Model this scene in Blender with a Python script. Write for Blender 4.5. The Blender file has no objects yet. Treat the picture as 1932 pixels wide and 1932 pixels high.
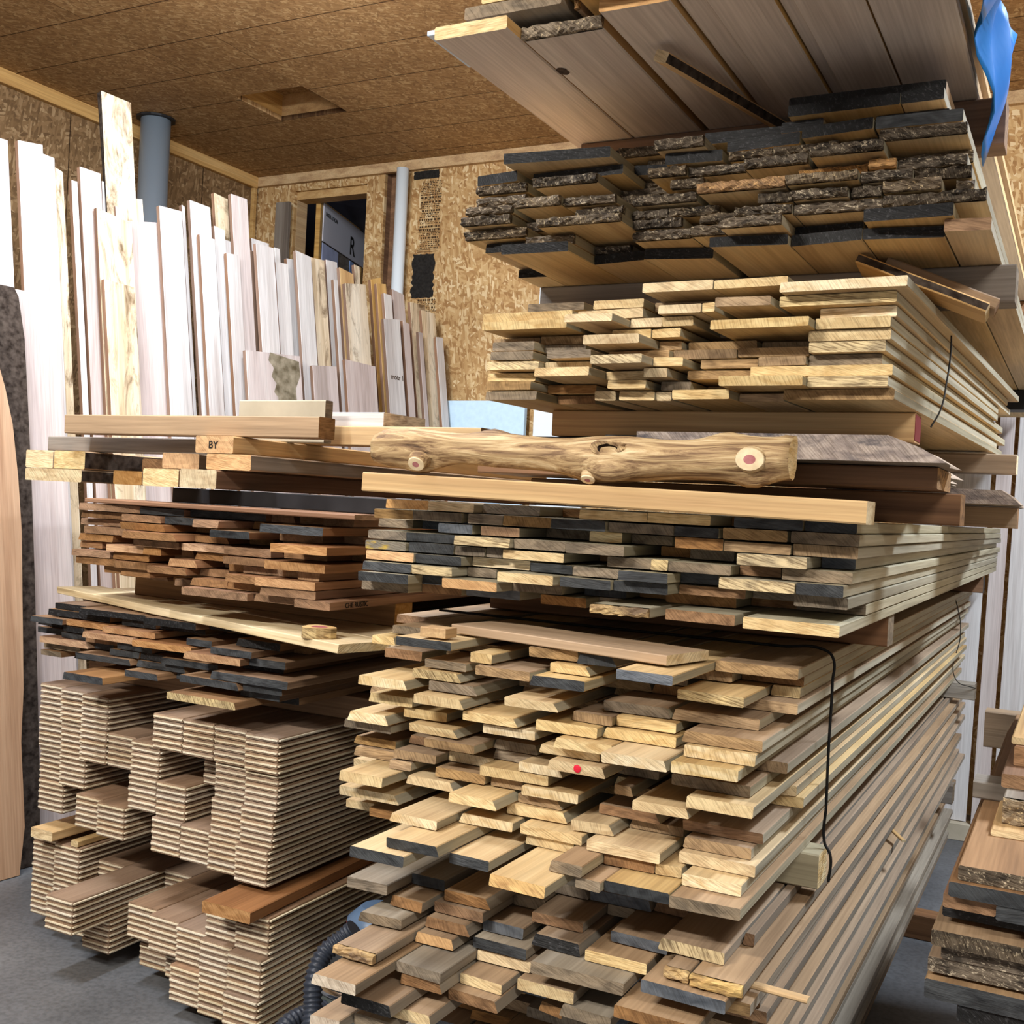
import bpy, bmesh, math, random
from mathutils import Vector, Matrix
rnd = random.Random(11)
C = bpy.context.scene.collection
H = 1.65
# ------------------------------------------------------------------ camera
F_PX = 2100.5
AX = Vector((0.88744, 0.04769, -0.45845)); AY = Vector((0.45821, 0.01650, 0.88869)); AZ = Vector((0.04995, -0.99873, -0.00721))
cam = bpy.data.cameras.new('camera'); cam_o = bpy.data.objects.new('camera', cam); C.objects.link(cam_o)
cam.sensor_width = 36; cam.sensor_fit = 'HORIZONTAL'; cam.lens = F_PX / 1932 * 36; cam.clip_start = .05; cam.clip_end = 60
r_ = Vector((AX[0], AY[0], AZ[0])); u_ = -Vector((AX[1], AY[1], AZ[1])); b_ = -Vector((AX[2], AY[2], AZ[2]))
cam_o.matrix_world = Matrix(((r_[0], u_[0], b_[0], 0), (r_[1], u_[1], b_[1], 0), (r_[2], u_[2], b_[2], H), (0, 0, 0, 1)))
bpy.context.scene.camera = cam_o
def ray(px, py):
    v = Vector((px - 966, py - 966, F_PX)); return Vector((v.dot(AX), v.dot(AY), v.dot(AZ)))
def atY(px, py, y):
    r = ray(px, py); r = r * (y / r[1]); r[2] += H; return r
def atX(px, py, x):
    r = ray(px, py); r = r * (x / r[0]); r[2] += H; return r
def atZ(px, py, z):
    r = ray(px, py); r = r * ((z - H) / r[2]); r[2] += H; return r
# ------------------------------------------------------------------ light and exposure
w = bpy.data.worlds.new('world'); bpy.context.scene.world = w; w.use_nodes = True
w.node_tree.nodes['Background'].inputs[0].default_value = (.8, .85, 1, 1); w.node_tree.nodes['Background'].inputs[1].default_value = .15
vs = bpy.context.scene.view_settings
bpy.context.scene.display_settings.display_device = 'sRGB'
vs.view_transform = 'Standard'; vs.look = 'None'; vs.gamma = 1; vs.use_curve_mapping = False
vs.exposure = 0.6
def area(name, loc, rot, sx, sy, power, col):
    l = bpy.data.lights.new(name, 'AREA'); l.shape = 'RECTANGLE'; l.size = sx; l.size_y = sy; l.energy = power; l.color = col
    o = bpy.data.objects.new(name, l); C.objects.link(o); o.location = loc; o.rotation_euler = [math.radians(a) for a in rot]
    return o
area('shop_light', (-2.3, -1.6, 3.9), (28, 0, 0), 1.3, .18, 175, (1, .95, .87))
area('shop_light', (1.3, -.9, 3.9), (20, 0, 12), 1.3, .18, 75, (1, .95, .87))
area('shop_light', (-2.9, 1.8, 4.0), (20, 14, 0), .18, 1.3, 84, (.80, .89, 1))
area('shop_light', (-3.1, 3.6, 4.05), (8, 12, 0), .18, 1.3, 74, (.80, .89, 1))
area('added_underside_fill', (-.4, -4.1, 1.5), (90, 0, 0), 3.4, 2.4, 26, (.92, .95, 1))  # added fill for undersides and fronts; no doorway is built here
area('shop_light', (1.1, 3.9, 4.0), (10, 0, 0), .18, 1.3, 140, (.80, .89, 1))
area('added_ceiling_uplight', (-2.5, 2.3, 3.5), (160, 0, 0), 1.2, .2, 62, (1, .93, .84))  # added uplight to brighten the ceiling; no fixture hangs here
cy = bpy.context.scene.cycles
cy.max_bounces = 6; cy.diffuse_bounces = 4; cy.glossy_bounces = 2; cy.transmission_bounces = 2
try: cy.use_denoising = True
except Exception: pass
# ------------------------------------------------------------------ materials
def lin(c):
    return tuple(((x / 12.92) if x <= .04045 else ((x + .055) / 1.055) ** 2.4) for x in c)
def new_mat(name, rough=.7, metal=0):
    m = bpy.data.materials.new(name); m.use_nodes = True; nt = m.node_tree
    b = nt.nodes['Principled BSDF']; b.inputs['Roughness'].default_value = rough; b.inputs['Metallic'].default_value = metal
    b.inputs['Specular IOR Level'].default_value = .25
    return m, nt, b
def N(nt, t, **kw):
    n = nt.nodes.new(t)
    for k, v in kw.items():
        if k in n.inputs: n.inputs[k].default_value = v
        else: setattr(n, k, v)
    return n
def ramp(nt, stops):
    r = nt.nodes.new('ShaderNodeValToRGB'); e = r.color_ramp.elements
    while len(e) < len(stops): e.new(.5)
    for el, (p, c) in zip(e, stops): el.position = p; el.color = (*lin(c), 1)
    return r
def mixc(nt, fac, a, b, mode='MIX'):
    m = nt.nodes.new('ShaderNodeMix'); m.data_type = 'RGBA'; m.blend_type = mode; L = nt.links
    for i, v in ((0, fac), (6, a), (7, b)):
        if hasattr(v, 'links'): L.new(v, m.inputs[i])
        else: m.inputs[i].default_value = v if i == 0 else (*v, 1)
    return m.outputs[2]
def coords(nt, scale, rot=(0, 0, 0)):
    L = nt.links; tc = nt.nodes.new('ShaderNodeTexCoord'); mp = nt.nodes.new('ShaderNodeMapping'); oi = nt.nodes.new('ShaderNodeObjectInfo')
    sc = nt.nodes.new('ShaderNodeVectorMath'); sc.operation = 'ADD'; mu = nt.nodes.new('ShaderNodeMath'); mu.operation = 'MULTIPLY'; mu.inputs[1].default_value = 37.
    L.new(oi.outputs['Random'], mu.inputs[0]); L.new(tc.outputs['Object'], sc.inputs[0]); L.new(mu.outputs[0], sc.inputs[1]); L.new(sc.outputs[0], mp.inputs[0])
    mp.inputs['Scale'].default_value = scale
    if any(rot):
        vr = nt.nodes.new('ShaderNodeVectorRotate'); vr.rotation_type = 'Y_AXIS'; an = N(nt, 'ShaderNodeMapRange'); an.inputs[3].default_value = math.radians(rot[1] - 35); an.inputs[4].default_value = math.radians(rot[1] + 45)
        L.new(oi.outputs['Random'], an.inputs[0]); L.new(sc.outputs[0], vr.inputs['Vector']); L.new(an.outputs[0], vr.inputs['Angle']); L.new(vr.outputs[0], mp.inputs[0])
    return mp.outputs[0], oi.outputs['Random']
def vary(nt, col, rndo, amt, hue=.0):
    L = nt.links; mr = N(nt, 'ShaderNodeMapRange'); mr.inputs[3].default_value = 1 - amt; mr.inputs[4].default_value = 1 + amt
    L.new(rndo, mr.inputs[0]); h = N(nt, 'ShaderNodeHueSaturation'); L.new(col, h.inputs['Color']); L.new(mr.outputs[0], h.inputs['Value'])
    wn = N(nt, 'ShaderNodeTexWhiteNoise'); wn.noise_dimensions = '1D'; L.new(rndo, wn.inputs['W'])
    m2 = N(nt, 'ShaderNodeMapRange'); m2.inputs[3].default_value = .85; m2.inputs[4].default_value = 1.12; L.new(wn.outputs[0], m2.inputs[0]); L.new(m2.outputs[0], h.inputs['Saturation'])
    return h.outputs[0]
def wood_face(name, light, mid, dark, rough=.65, amt=.12, spalt=None, long='y', blot=.0):
    """long grain runs along local Y"""
    m, nt, b = new_mat(name, rough); L = nt.links
    v, rr = coords(nt, (9, .55, 22)); n1 = N(nt, 'ShaderNodeTexNoise', Scale=1.0, Detail=5., Roughness=.6, Distortion=.6); L.new(v, n1.inputs[0])
    v2, _ = coords(nt, (160, 3.5, 160)); n2 = N(nt, 'ShaderNodeTexNoise', Scale=1.0, Detail=3.); L.new(v2, n2.inputs[0])
    c = ramp(nt, ((.28, dark), (.5, mid), (.72, light))); L.new(n1.outputs[0], c.inputs[0])
    f = ramp(nt, ((.3, (.80, .79, .78)), (.65, (1, 1, 1)))); L.new(n2.outputs[0], f.inputs[0])
    col = mixc(nt, .55, c.outputs[0], f.outputs[0], 'MULTIPLY')
    if spalt:
        v3, _ = coords(nt, (5, 1.6, 5)); n3 = N(nt, 'ShaderNodeTexNoise', Scale=1.6, Detail=8., Roughness=.7, Distortion=1.4); L.new(v3, n3.inputs[0])
        f3 = ramp(nt, ((.5, (0, 0, 0)), (.66, (1, 1, 1)))); L.new(n3.outputs[0], f3.inputs[0])
        col = mixc(nt, f3.outputs[0], col, lin(spalt))
    col = vary(nt, col, rr, amt); L.new(col, b.inputs['Base Color'])
    bp = N(nt, 'ShaderNodeBump', Strength=.25, Distance=.002); L.new(n2.outputs[0], bp.inputs['Height']); L.new(bp.outputs[0], b.inputs['Normal'])
    return m
def wood_end(name, light, dark, rough=.8, amt=.14, marks=.5, blot=None, flake=None, saw=60, bump=.5):
    """end grain, seen along local Y: diagonal saw marks and growth rings"""
    m, nt, b = new_mat(name, rough); L = nt.links
    v, rr = coords(nt, (330, 20, 26), (0, 50, 0)); n1 = N(nt, 'ShaderNodeTexNoise', Scale=1.0, Detail=3., Roughness=.6); L.new(v, n1.inputs[0])
    v2, _ = coords(nt, (14, 14, 40)); n2 = N(nt, 'ShaderNodeTexNoise', Scale=1.0, Detail=4., Distortion=1.2); L.new(v2, n2.inputs[0])
    c = ramp(nt, ((.3, dark), (.62, light))); L.new(n2.outputs[0], c.inputs[0])
    f = ramp(nt, ((.38, (.62, .58, .54)), (.54, (1, 1, 1)))); L.new(n1.outputs[0], f.inputs[0])
    col = mixc(nt, marks, c.outputs[0], f.outputs[0], 'MULTIPLY')
    if blot:
        n3 = N(nt, 'ShaderNodeTexNoise', Scale=.6, Detail=6., Roughness=.65); L.new(v2, n3.inputs[0])
        f3 = ramp(nt, ((.48, (0, 0, 0)), (.62, (1, 1, 1)))); L.new(n3.outputs[0], f3.inputs[0]); col = mixc(nt, f3.outputs[0], col, lin(blot))
    if flake:
        v4, _ = coords(nt, (120, 60, 60), (0, 35, 0)); n4 = N(nt, 'ShaderNodeTexNoise', Scale=1.6, Detail=5., Roughness=.75); L.new(v4, n4.inputs[0])
        f4 = ramp(nt, ((.55, (0, 0, 0)), (.63, (1, 1, 1)))); L.new(n4.outputs[0], f4.inputs[0]); col = mixc(nt, f4.outputs[0], col, lin(flake))
    col = vary(nt, col, rr, amt); L.new(col, b.inputs['Base Color'])
    bp = N(nt, 'ShaderNodeBump', Strength=bump, Distance=.004); L.new(n1.outputs[0], bp.inputs['Height']); L.new(bp.outputs[0], b.inputs['Normal'])
    return m
def plain(name, col, rough=.6, metal=0, noise=.0, sc=20, em=0):
    m, nt, b = new_mat(name, rough, metal); L = nt.links
    if noise:
        v, rr = coords(nt, (sc, sc, sc)); n = N(nt, 'ShaderNodeTexNoise', Scale=1.0, Detail=5.); L.new(v, n.inputs[0])
        lo = tuple(max(0, x - noise) for x in col); hi = tuple(min(1, x + noise) for x in col)
        c = ramp(nt, ((.3, lo), (.7, hi))); L.new(n.outputs[0], c.inputs[0]); L.new(c.outputs[0], b.inputs['Base Color'])
    else: b.inputs['Base Color'].default_value = (*lin(col), 1)
    return m
def osb(name, cols, scale=1., rot=0, seam=None, rough=.75):
    """strand board: two layers of stretched flakes; local XY plane is the sheet"""
    m, nt, b = new_mat(name, rough); L = nt.links
    tc = nt.nodes.new('ShaderNodeTexCoord'); outs = []
    for k, (a, sx, sy) in enumerate(((rot + 12, 46, 12), (rot - 32, 42, 11), (rot + 48, 44, 12), (rot + 82, 40, 13), (rot - 66, 44, 12), (rot - 8, 60, 15))):
        mp = nt.nodes.new('ShaderNodeMapping'); mp.inputs['Location'].default_value = (k * 3.7, k * 1.3, 0); mp.inputs['Scale'].default_value = (sx * scale, sy * scale, 1)
        vr = nt.nodes.new('ShaderNodeVectorRotate'); vr.rotation_type = 'Z_AXIS'; vr.inputs['Angle'].default_value = math.radians(a); L.new(tc.outputs['Object'], vr.inputs['Vector']); L.new(vr.outputs[0], mp.inputs[0])
        vo = N(nt, 'ShaderNodeTexVoronoi', Scale=1.0, Randomness=1.); vo.voronoi_dimensions = '2D'; L.new(mp.outputs[0], vo.inputs[0]); outs.append(vo)
    col = None
    for k, vo in enumerate(outs):
        s_ = nt.nodes.new('ShaderNodeSeparateColor'); L.new(vo.outputs['Color'], s_.inputs[0])
        r = ramp(nt, ((0, cols[0]), (.35, cols[1]), (.75, cols[2]), (1, cols[3]))); L.new(s_.outputs[0], r.inputs[0])
        if k == 0: col = r.outputs[0]; s0 = s_
        else:
            g = nt.nodes.new('ShaderNodeMath'); g.operation = 'GREATER_THAN'; g.inputs[1].default_value = .62; L.new(s_.outputs[1], g.inputs[0]); col = mixc(nt, g.outputs[0], col, r.outputs[0])
    n5 = N(nt, 'ShaderNodeTexNoise', Scale=1.3, Detail=6.); L.new(tc.outputs['Object'], n5.inputs[0]); f5 = ramp(nt, ((.3, (.82, .8, .78)), (.7, (1, 1, 1)))); L.new(n5.outputs[0], f5.inputs[0])
    col = mixc(nt, .8, col, f5.outputs[0], 'MULTIPLY')
    if seam:
        br = N(nt, 'ShaderNodeTexBrick', Scale=1.0); br.inputs['Color1'].default_value = (1, 1, 1, 1); br.inputs['Color2'].default_value = (1, 1, 1, 1); br.inputs['Mortar'].default_value = (.16, .12, .09, 1)
        br.inputs['Mortar Size'].default_value = .004; br.inputs['Brick Width'].default_value = seam[0]; br.inputs['Row Height'].default_value = seam[1]; br.offset = .5
        L.new(tc.outputs['Object'], br.inputs[0]); col = mixc(nt, 1., col, br.outputs[0], 'MULTIPLY')
    L.new(col, b.inputs['Base Color'])
    bp = N(nt, 'ShaderNodeBump', Strength=.25, Distance=.003); L.new(s0.outputs[2], bp.inputs['Height']); L.new(bp.outputs[0], b.inputs['Normal'])
    return m
M = {}
M['oak'] = wood_face('pale_oak_face', (.86, .77, .60), (.80, .69, .51), (.68, .56, .40))
M['oakside'] = wood_face('cool_lit_oak_face', (.74, .71, .63), (.66, .63, .54), (.52, .49, .41))  # greyed so the colour carries the cool, dim side light
M['tanface'] = wood_face('tan_board_face', (.72, .61, .49), (.64, .54, .43), (.52, .43, .34))
M['greyface'] = wood_face('greyed_board_face', (.66, .62, .56), (.58, .54, .48), (.46, .42, .37))
M['cherry'] = wood_face('cherry_face', (.68, .50, .36), (.58, .42, .30), (.46, .32, .22))
M['walnut'] = wood_face('walnut_face', (.66, .52, .38), (.56, .43, .31), (.40, .30, .22))
M['maple'] = wood_face('white_maple_face', (.86, .85, .84), (.80, .78, .77), (.68, .64, .62), amt=.06)
M['maplepink'] = wood_face('pinkish_maple_face', (.82, .78, .76), (.76, .70, .68), (.64, .58, .55), amt=.05)
M['spalt'] = wood_face('spalted_maple_face', (.90, .86, .78), (.84, .77, .66), (.66, .56, .42), amt=.06, spalt=(.42, .34, .25))
M['mapleedge'] = wood_face('brown_sawn_edge', (.62, .50, .42), (.54, .42, .34), (.42, .32, .26))
M['pine'] = wood_face('pine_face', (.86, .73, .52), (.80, .65, .43), (.68, .52, .33))
M['brown'] = wood_face('brown_timber_face', (.60, .45, .33), (.50, .37, .27), (.38, .27, .19))
M['greytimber'] = wood_face('weathered_timber_face', (.62, .59, .55), (.52, .48, .44), (.38, .34, .31))
M['bark'] = plain('dark_bark', (.20, .16, .13), .95, 0, .10, 40)
M['blackface'] = plain('black_coated_face', (.13, .13, .14), .5, 0, .03, 8)
E_ = {}
E_['y'] = wood_end('cream_sawn_end', (.87, .78, .60), (.74, .62, .44), marks=.42)
E_['o'] = wood_end('orange_cream_end', (.82, .65, .44), (.68, .50, .31), marks=.35)
E_['a'] = wood_end('light_cherry_end', (.74, .58, .42), (.60, .44, .30), marks=.35)
E_['r'] = wood_end('reddish_brown_end', (.60, .45, .31), (.44, .32, .21), marks=.35)
E_['b'] = wood_end('brown_end', (.62, .47, .32), (.44, .32, .21), marks=.45)
E_['t'] = wood_end('tan_weathered_end', (.68, .56, .40), (.50, .40, .28), marks=.5)
E_['g'] = wood_end('grey_brown_end', (.56, .50, .42), (.38, .34, .29), marks=.5)
E_['k'] = wood_end('charcoal_sealed_end', (.26, .27, .28), (.13, .135, .145), marks=.35, rough=.6)
E_['K'] = wood_end('black_sealed_end', (.12, .12, .125), (.055, .055, .06), marks=.3, rough=.6, flake=(.24, .24, .25))
E_['s'] = wood_end('slate_blue_sealed_end', (.42, .44, .47), (.26, .28, .31), marks=.35, rough=.6)
E_['p'] = wood_end('saw_marked_end', (.84, .75, .56), (.62, .55, .42), marks=.9)
E_['w'] = wood_end('pale_cream_end', (.92, .85, .70), (.80, .68, .48), marks=.45)
E_['W'] = wood_end('whitish_end', (.88, .83, .76), (.66, .58, .50), marks=.45)
E_['Y'] = wood_end('yellow_marked_end', (.50, .47, .42), (.40, .38, .34), marks=.4, blot=(.80, .66, .12))
E_['q'] = wood_end('speckled_end', (.80, .68, .46), (.66, .52, .34), marks=.5, blot=(.42, .34, .26))
E_['B'] = wood_end('rough_dark_end', (.42, .37, .31), (.19, .165, .14), marks=.8, flake=(.70, .64, .54), bump=1., amt=.25)
E_['G'] = wood_end('rough_grey_end', (.58, .52, .44), (.32, .28, .24), marks=.85, flake=(.80, .72, .58), bump=1., amt=.2)
E_['O'] = wood_end('rough_orange_end', (.72, .56, .38), (.46, .36, .26), marks=.7, flake=(.84, .66, .42), bump=1.)
E_['R'] = E_['y']; E_['Z'] = wood_end('broad_cream_end', (.86, .72, .48), (.72, .56, .36), marks=.5)
END_WORD = dict(y='cream', o='orange cream', a='light orange', r='reddish brown', b='brown', t='tan', g='grey-brown', k='charcoal-sealed', K='black-sealed', s='slate-blue sealed',
                p='saw-marked cream', w='pale cream', W='whitish', Y='yellow-streaked grey', q='speckled tan', B='rough dark', G='rough grey', O='rough orange', R='red-dotted cream', Z='broad cream')
# ------------------------------------------------------------------ helpers
def tag(o, label=None, cat=None, group=None, kind=None):
    if label: o['label'] = label
    if cat: o['category'] = cat
    if group: o['group'] = group
    if kind: o['kind'] = kind
    return o
def link(name, me, parent=None, loc=None, mw=None):
    o = bpy.data.objects.new(name, me); C.objects.link(o)
    if parent: o.parent = parent
    if loc is not None: o.location = loc
    if mw is not None: o.matrix_world = mw
    return o
def mesh(name, vs_, fs, mats, idx=None, smooth=False):
    me = bpy.data.meshes.new(name); me.from_pydata([tuple(v) for v in vs_], [], fs); me.update()
    for m in mats: me.materials.append(m)
    if idx: me.polygons.foreach_set('material_index', idx)
    if smooth: me.polygons.foreach_set('use_smooth', [True] * len(me.polygons))
    return me
def board_me(name, w, t, L, mats, sl0=0, sl1=0, ch=.0015, secs=4, live=(0, 0), rough=0, bow=0, tilt=0, r=rnd, wane=(0, 0)):
    """board lying along +Y, cross-section w (X) by t (Z). slots: 0 face, 1 ends, 2 narrow edges.
    sl0/sl1: slant of the ends across the width; live: wander of left/right edge; rough: torn front end"""
    ch = min(ch, t * .3, w * .2)
    sec = [(0, ch), (ch, 0), (w - ch, 0), (w, ch), (w, t - ch), (w - ch, t), (ch, t), (0, t - ch)]
    if wane[0] or wane[1]: sec = [(x + (wane[0] if x < w / 2 and z > t * .6 else 0) - (wane[1] if x > w / 2 and z > t * .6 else 0), z) for x, z in sec]
    V = []; F = []; I = []
    y0 = .012 if rough else 0
    ll = lr = 0
    for s in range(secs + 1):
        f = s / secs; ll = ll * .4 + r.uniform(-1, 1) * live[0]; lr = lr * .4 + r.uniform(-1, 1) * live[1]
        for k, (x, z) in enumerate(sec):
            if s == 0 and rough: a = b = 0
            else: a, b = ll, lr
            u = x / w; xx = x + a * (1 - u) * (1 - 1.2 * z / t * (live[0] > .004)) + b * u * (1 - .8 * z / t * (live[1] > .004))
            y = y0 + f * (L - y0) + (1 - f) * (sl0 * (u - .5) + tilt * (z / t - .5)) * (not rough) + f * sl1 * (u - .5)
            V.append((xx, y, z + bow * math.sin(f * math.pi)))
    n = 8
    for s in range(secs):
        for k in range(n):
            a = s * n + k; b = s * n + (k + 1) % n
            F.append((a, a + n, b + n, b)); I.append(2 if k in (3, 7) else 0)
    if not rough: F.append(tuple(range(n))); I.append(1)
    F.append(tuple(range(secs * n + n - 1, secs * n - 1, -1))); I.append(1)
    if rough:
        nx = max(5, int(w / .011)); nz = 4; base = len(V)
        for j in range(nz + 1):
            for i in range(nx + 1):
                edge = (j in (0, nz))
                V.append((w * i / nx, r.gauss(0, .0028 * rough) + (.003 if edge else 0), t * j / nz + (r.uniform(0, .003) if j == 0 else (-r.uniform(0, .003) if j == nz else r.uniform(-.002, .002)))))
        g = lambda i, j: base + j * (nx + 1) + i
        for j in range(nz):
            for i in range(nx): F.append((g(i, j), g(i + 1, j), g(i + 1, j + 1), g(i, j + 1))); I.append(1)
        rim = [g(i, 0) for i in range(nx + 1)] + [g(nx, j) for j in range(1, nz + 1)] + [g(i, nz) for i in range(nx - 1, -1, -1)] + [g(0, j) for j in range(nz - 1, 0, -1)]
        b2 = len(V)
        for q in rim: x, y, z = V[q]; V.append((x, .014, min(max(z, .0005), t - .0005)))
        for q in range(len(rim)): F.append((rim[q], b2 + q, b2 + (q + 1) % len(rim), rim[(q + 1) % len(rim)])); I.append(1)
    return mesh(name, V, F, mats, I)
def box_me(name, sx, sy, sz, mats, ch=.003):
    """box centred on X and Y, standing on z=0"""
    bm = bmesh.new(); bmesh.ops.create_cube(bm, size=1)
    for v in bm.verts: v.co = Vector((v.co.x * sx, v.co.y * sy, (v.co.z + .5) * sz))
    if ch: bmesh.ops.bevel(bm, geom=bm.edges[:], offset=min(ch, min(sx, sy, sz) * .3), segments=1, affect='EDGES')
    me = bpy.data.meshes.new(name); bm.to_mesh(me); bm.free()
    for m in (mats if isinstance(mats, (list, tuple)) else [mats]): me.materials.append(m)
    return me
def box(name, x0, x1, y0, y1, z0, z1, mat, parent=None, ch=.003):
    o = link(name, box_me(name, x1 - x0, y1 - y0, z1 - z0, mat, ch), parent, ((x0 + x1) / 2, (y0 + y1) / 2, z0)); return o
def struct(name, *a, **k):
    o = box(name, *a, **k); o['kind'] = 'structure'; return o
def beamX(name, x0, x1, y, d, z0, z1, face, end, label, cat='beam', rz=0, ry=0, group=None, sl=0, live=0, parent=None):
    """timber lying along X: a board mesh turned -90 deg, its front face at y"""
    me = board_me(name, d, z1 - z0, x1 - x0, [M[face], E_[end] if isinstance(end, str) else end, M[face]], ch=.003, live=(live, live), sl0=sl)
    o = link(name, me)
    o.matrix_world = Matrix.Translation((x0, y + d, z0)) @ Matrix.Rotation(math.radians(rz), 4, 'Z') @ Matrix.Rotation(math.radians(ry), 4, 'Y') @ Matrix.Rotation(math.radians(-90), 4, 'Z')
    tag(o, label, cat, group); return o
def beamY(name, x0, x1, y0, y1, z0, z1, face, end, label, cat='beam', rz=0, rx=0, group=None, edge=None, live=(0, 0), sl=0, rough=0, ch=.003, secs=5):
    me = board_me(name, x1 - x0, z1 - z0, y1 - y0, [M[face], E_[end] if isinstance(end, str) else end, M[edge or face]], ch=ch, live=live, sl0=sl, rough=rough, secs=secs)
    o = link(name, me); o.matrix_world = Matrix.Translation((x0, y0, z0)) @ Matrix.Rotation(math.radians(rz), 4, 'Z') @ Matrix.Rotation(math.radians(rx), 4, 'X')
    tag(o, label, cat, group); return o
def curve_tube(name, pts, r, mat, parent=None, res=3, ribs=0):
    cu = bpy.data.curves.new(name, 'CURVE'); cu.dimensions = '3D'; sp = cu.splines.new('BEZIER'); sp.bezier_points.add(len(pts) - 1)
    for p, q in zip(sp.bezier_points, pts): p.co = q; p.handle_left_type = p.handle_right_type = 'AUTO'
    cu.bevel_depth = r; cu.bevel_resolution = res; cu.resolution_u = 16; cu.use_fill_caps = True
    tmp = bpy.data.objects.new('tmp', cu); me = bpy.data.meshes.new_from_object(tmp); bpy.data.objects.remove(tmp); me.name = name
    me.materials.clear(); me.materials.append(mat); me.polygons.foreach_set('use_smooth', [True] * len(me.polygons))
    return link(name, me, parent)
def text_me(s, size, mat, ext=.0006):
    cu = bpy.data.curves.new('lettering', 'FONT'); cu.body = s; cu.size = size; cu.extrude = ext; cu.offset = size * .01
    tmp = bpy.data.objects.new('tmp', cu); me = bpy.data.meshes.new_from_object(tmp); bpy.data.objects.remove(tmp)
    me.materials.clear(); me.materials.append(mat); return me
ORD = ['zeroth', 'first', 'second', 'third', 'fourth', 'fifth', 'sixth', 'seventh', 'eighth', 'ninth', 'tenth', 'eleventh', 'twelfth', 'thirteenth', 'fourteenth', 'fifteenth', 'sixteenth', 'seventeenth', 'eighteenth', 'nineteenth', 'twentieth', 'twenty-first', 'twenty-second', 'twenty-third', 'twenty-fourth']
# ------------------------------------------------------------------ the room
XL, YF, ZC, XR, YB = -5.98, 6.90, 4.13, 3.2, -4.2
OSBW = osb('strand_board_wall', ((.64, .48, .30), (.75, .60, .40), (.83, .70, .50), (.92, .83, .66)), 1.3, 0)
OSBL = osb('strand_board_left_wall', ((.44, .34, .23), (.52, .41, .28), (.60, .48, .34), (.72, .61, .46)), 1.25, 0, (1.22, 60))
OSBC = osb('strand_board_ceiling', ((.60, .47, .32), (.68, .54, .37), (.75, .61, .43), (.85, .74, .56)), 1.9, 65, (2.44, .42))
m, nt, b = new_mat('concrete_floor', .42); L = nt.links
tc = nt.nodes.new('ShaderNodeTexCoord'); n1 = N(nt, 'ShaderNodeTexNoise', Scale=1.3, Detail=8., Roughness=.65); L.new(tc.outputs['Object'], n1.inputs[0])
c1 = ramp(nt, ((.3, (.33, .335, .345)), (.55, (.42, .425, .435)), (.75, (.50, .51, .52)))); L.new(n1.outputs[0], c1.inputs[0])
n2 = N(nt, 'ShaderNodeTexNoise', Scale=60., Detail=4.); L.new(tc.outputs['Object'], n2.inputs[0]); c2 = ramp(nt, ((.3, (.85, .85, .85)), (.6, (1, 1, 1)))); L.new(n2.outputs[0], c2.inputs[0])
L.new(mixc(nt, 1., c1.outputs[0], c2.outputs[0], 'MULTIPLY'), b.inputs['Base Color']); M['floor'] = m
M['plywall'] = plain('painted_wall', (.62, .58, .52), .8, 0, .03, 3)
struct('floor', XL - .3, XR + .2, YB - .2, YF + 2.5, -.12, 0, M['floor'], ch=0)
def sheet(name, w, h, mw, mat, th=.03):
    """wall or ceiling sheet whose local XY plane is its face (mesh extends behind, -Z)"""
    me = mesh(name, [(x, y, z) for z in (0, -th) for x, y in ((0, 0), (w, 0), (w, h), (0, h))], [(0, 1, 2, 3), (7, 6, 5, 4), (0, 4, 5, 1), (1, 5, 6, 2), (2, 6, 7, 3), (3, 7, 4, 0)], [mat])
    o = link(name, me, mw=mw); o['kind'] = 'structure'; return o
def basis(o, x, y, z): return Matrix(((x[0], y[0], z[0], o[0]), (x[1], y[1], z[1], o[1]), (x[2], y[2], z[2], o[2]), (0, 0, 0, 1)))
# left wall (faces +X), right, near
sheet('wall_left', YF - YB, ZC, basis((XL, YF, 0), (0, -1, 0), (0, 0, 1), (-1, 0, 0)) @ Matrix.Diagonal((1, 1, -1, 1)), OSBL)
sheet('wall_right', YF - YB, ZC, basis((XR, YB, 0), (0, 1, 0), (0, 0, 1), (1, 0, 0)) @ Matrix.Diagonal((1, 1, -1, 1)), M['plywall'])
sheet('wall_near', XR - XL, ZC, basis((XL, YB, 0), (1, 0, 0), (0, 0, 1), (0, -1, 0)) @ Matrix.Diagonal((1, 1, -1, 1)), M['plywall'])
# far wall with the high opening  x -5.58..-4.93, z 2.6..3.98
def farpiece(x0, x1, z0, z1, parent=None):
    o = sheet('wall_far' if parent is None else 'wall_panel', x1 - x0, z1 - z0, basis((x0, YF, z0), (1, 0, 0), (0, 0, 1), (0, 1, 0)) @ Matrix.Diagonal((1, 1, -1, 1)), OSBW)
    if parent: o.parent = parent; o.matrix_world = basis((x0, YF, z0), (1, 0, 0), (0, 0, 1), (0, 1, 0)) @ Matrix.Diagonal((1, 1, -1, 1))
    return o
OX0, OX1, OZ0, OZ1 = -5.60, -4.92, 2.3, 4.0
wf = bpy.data.objects.new('wall_far', None); C.objects.link(wf); wf['kind'] = 'structure'
for a in ((XL, OX0, 0, ZC), (OX1, -4.76, 0, ZC), (-4.60, XR, 0, ZC), (OX0, OX1, 0, OZ0), (OX0, OX1, OZ1, ZC), (-4.76, -4.60, 0, .3)): farpiece(*a, parent=wf)
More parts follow.
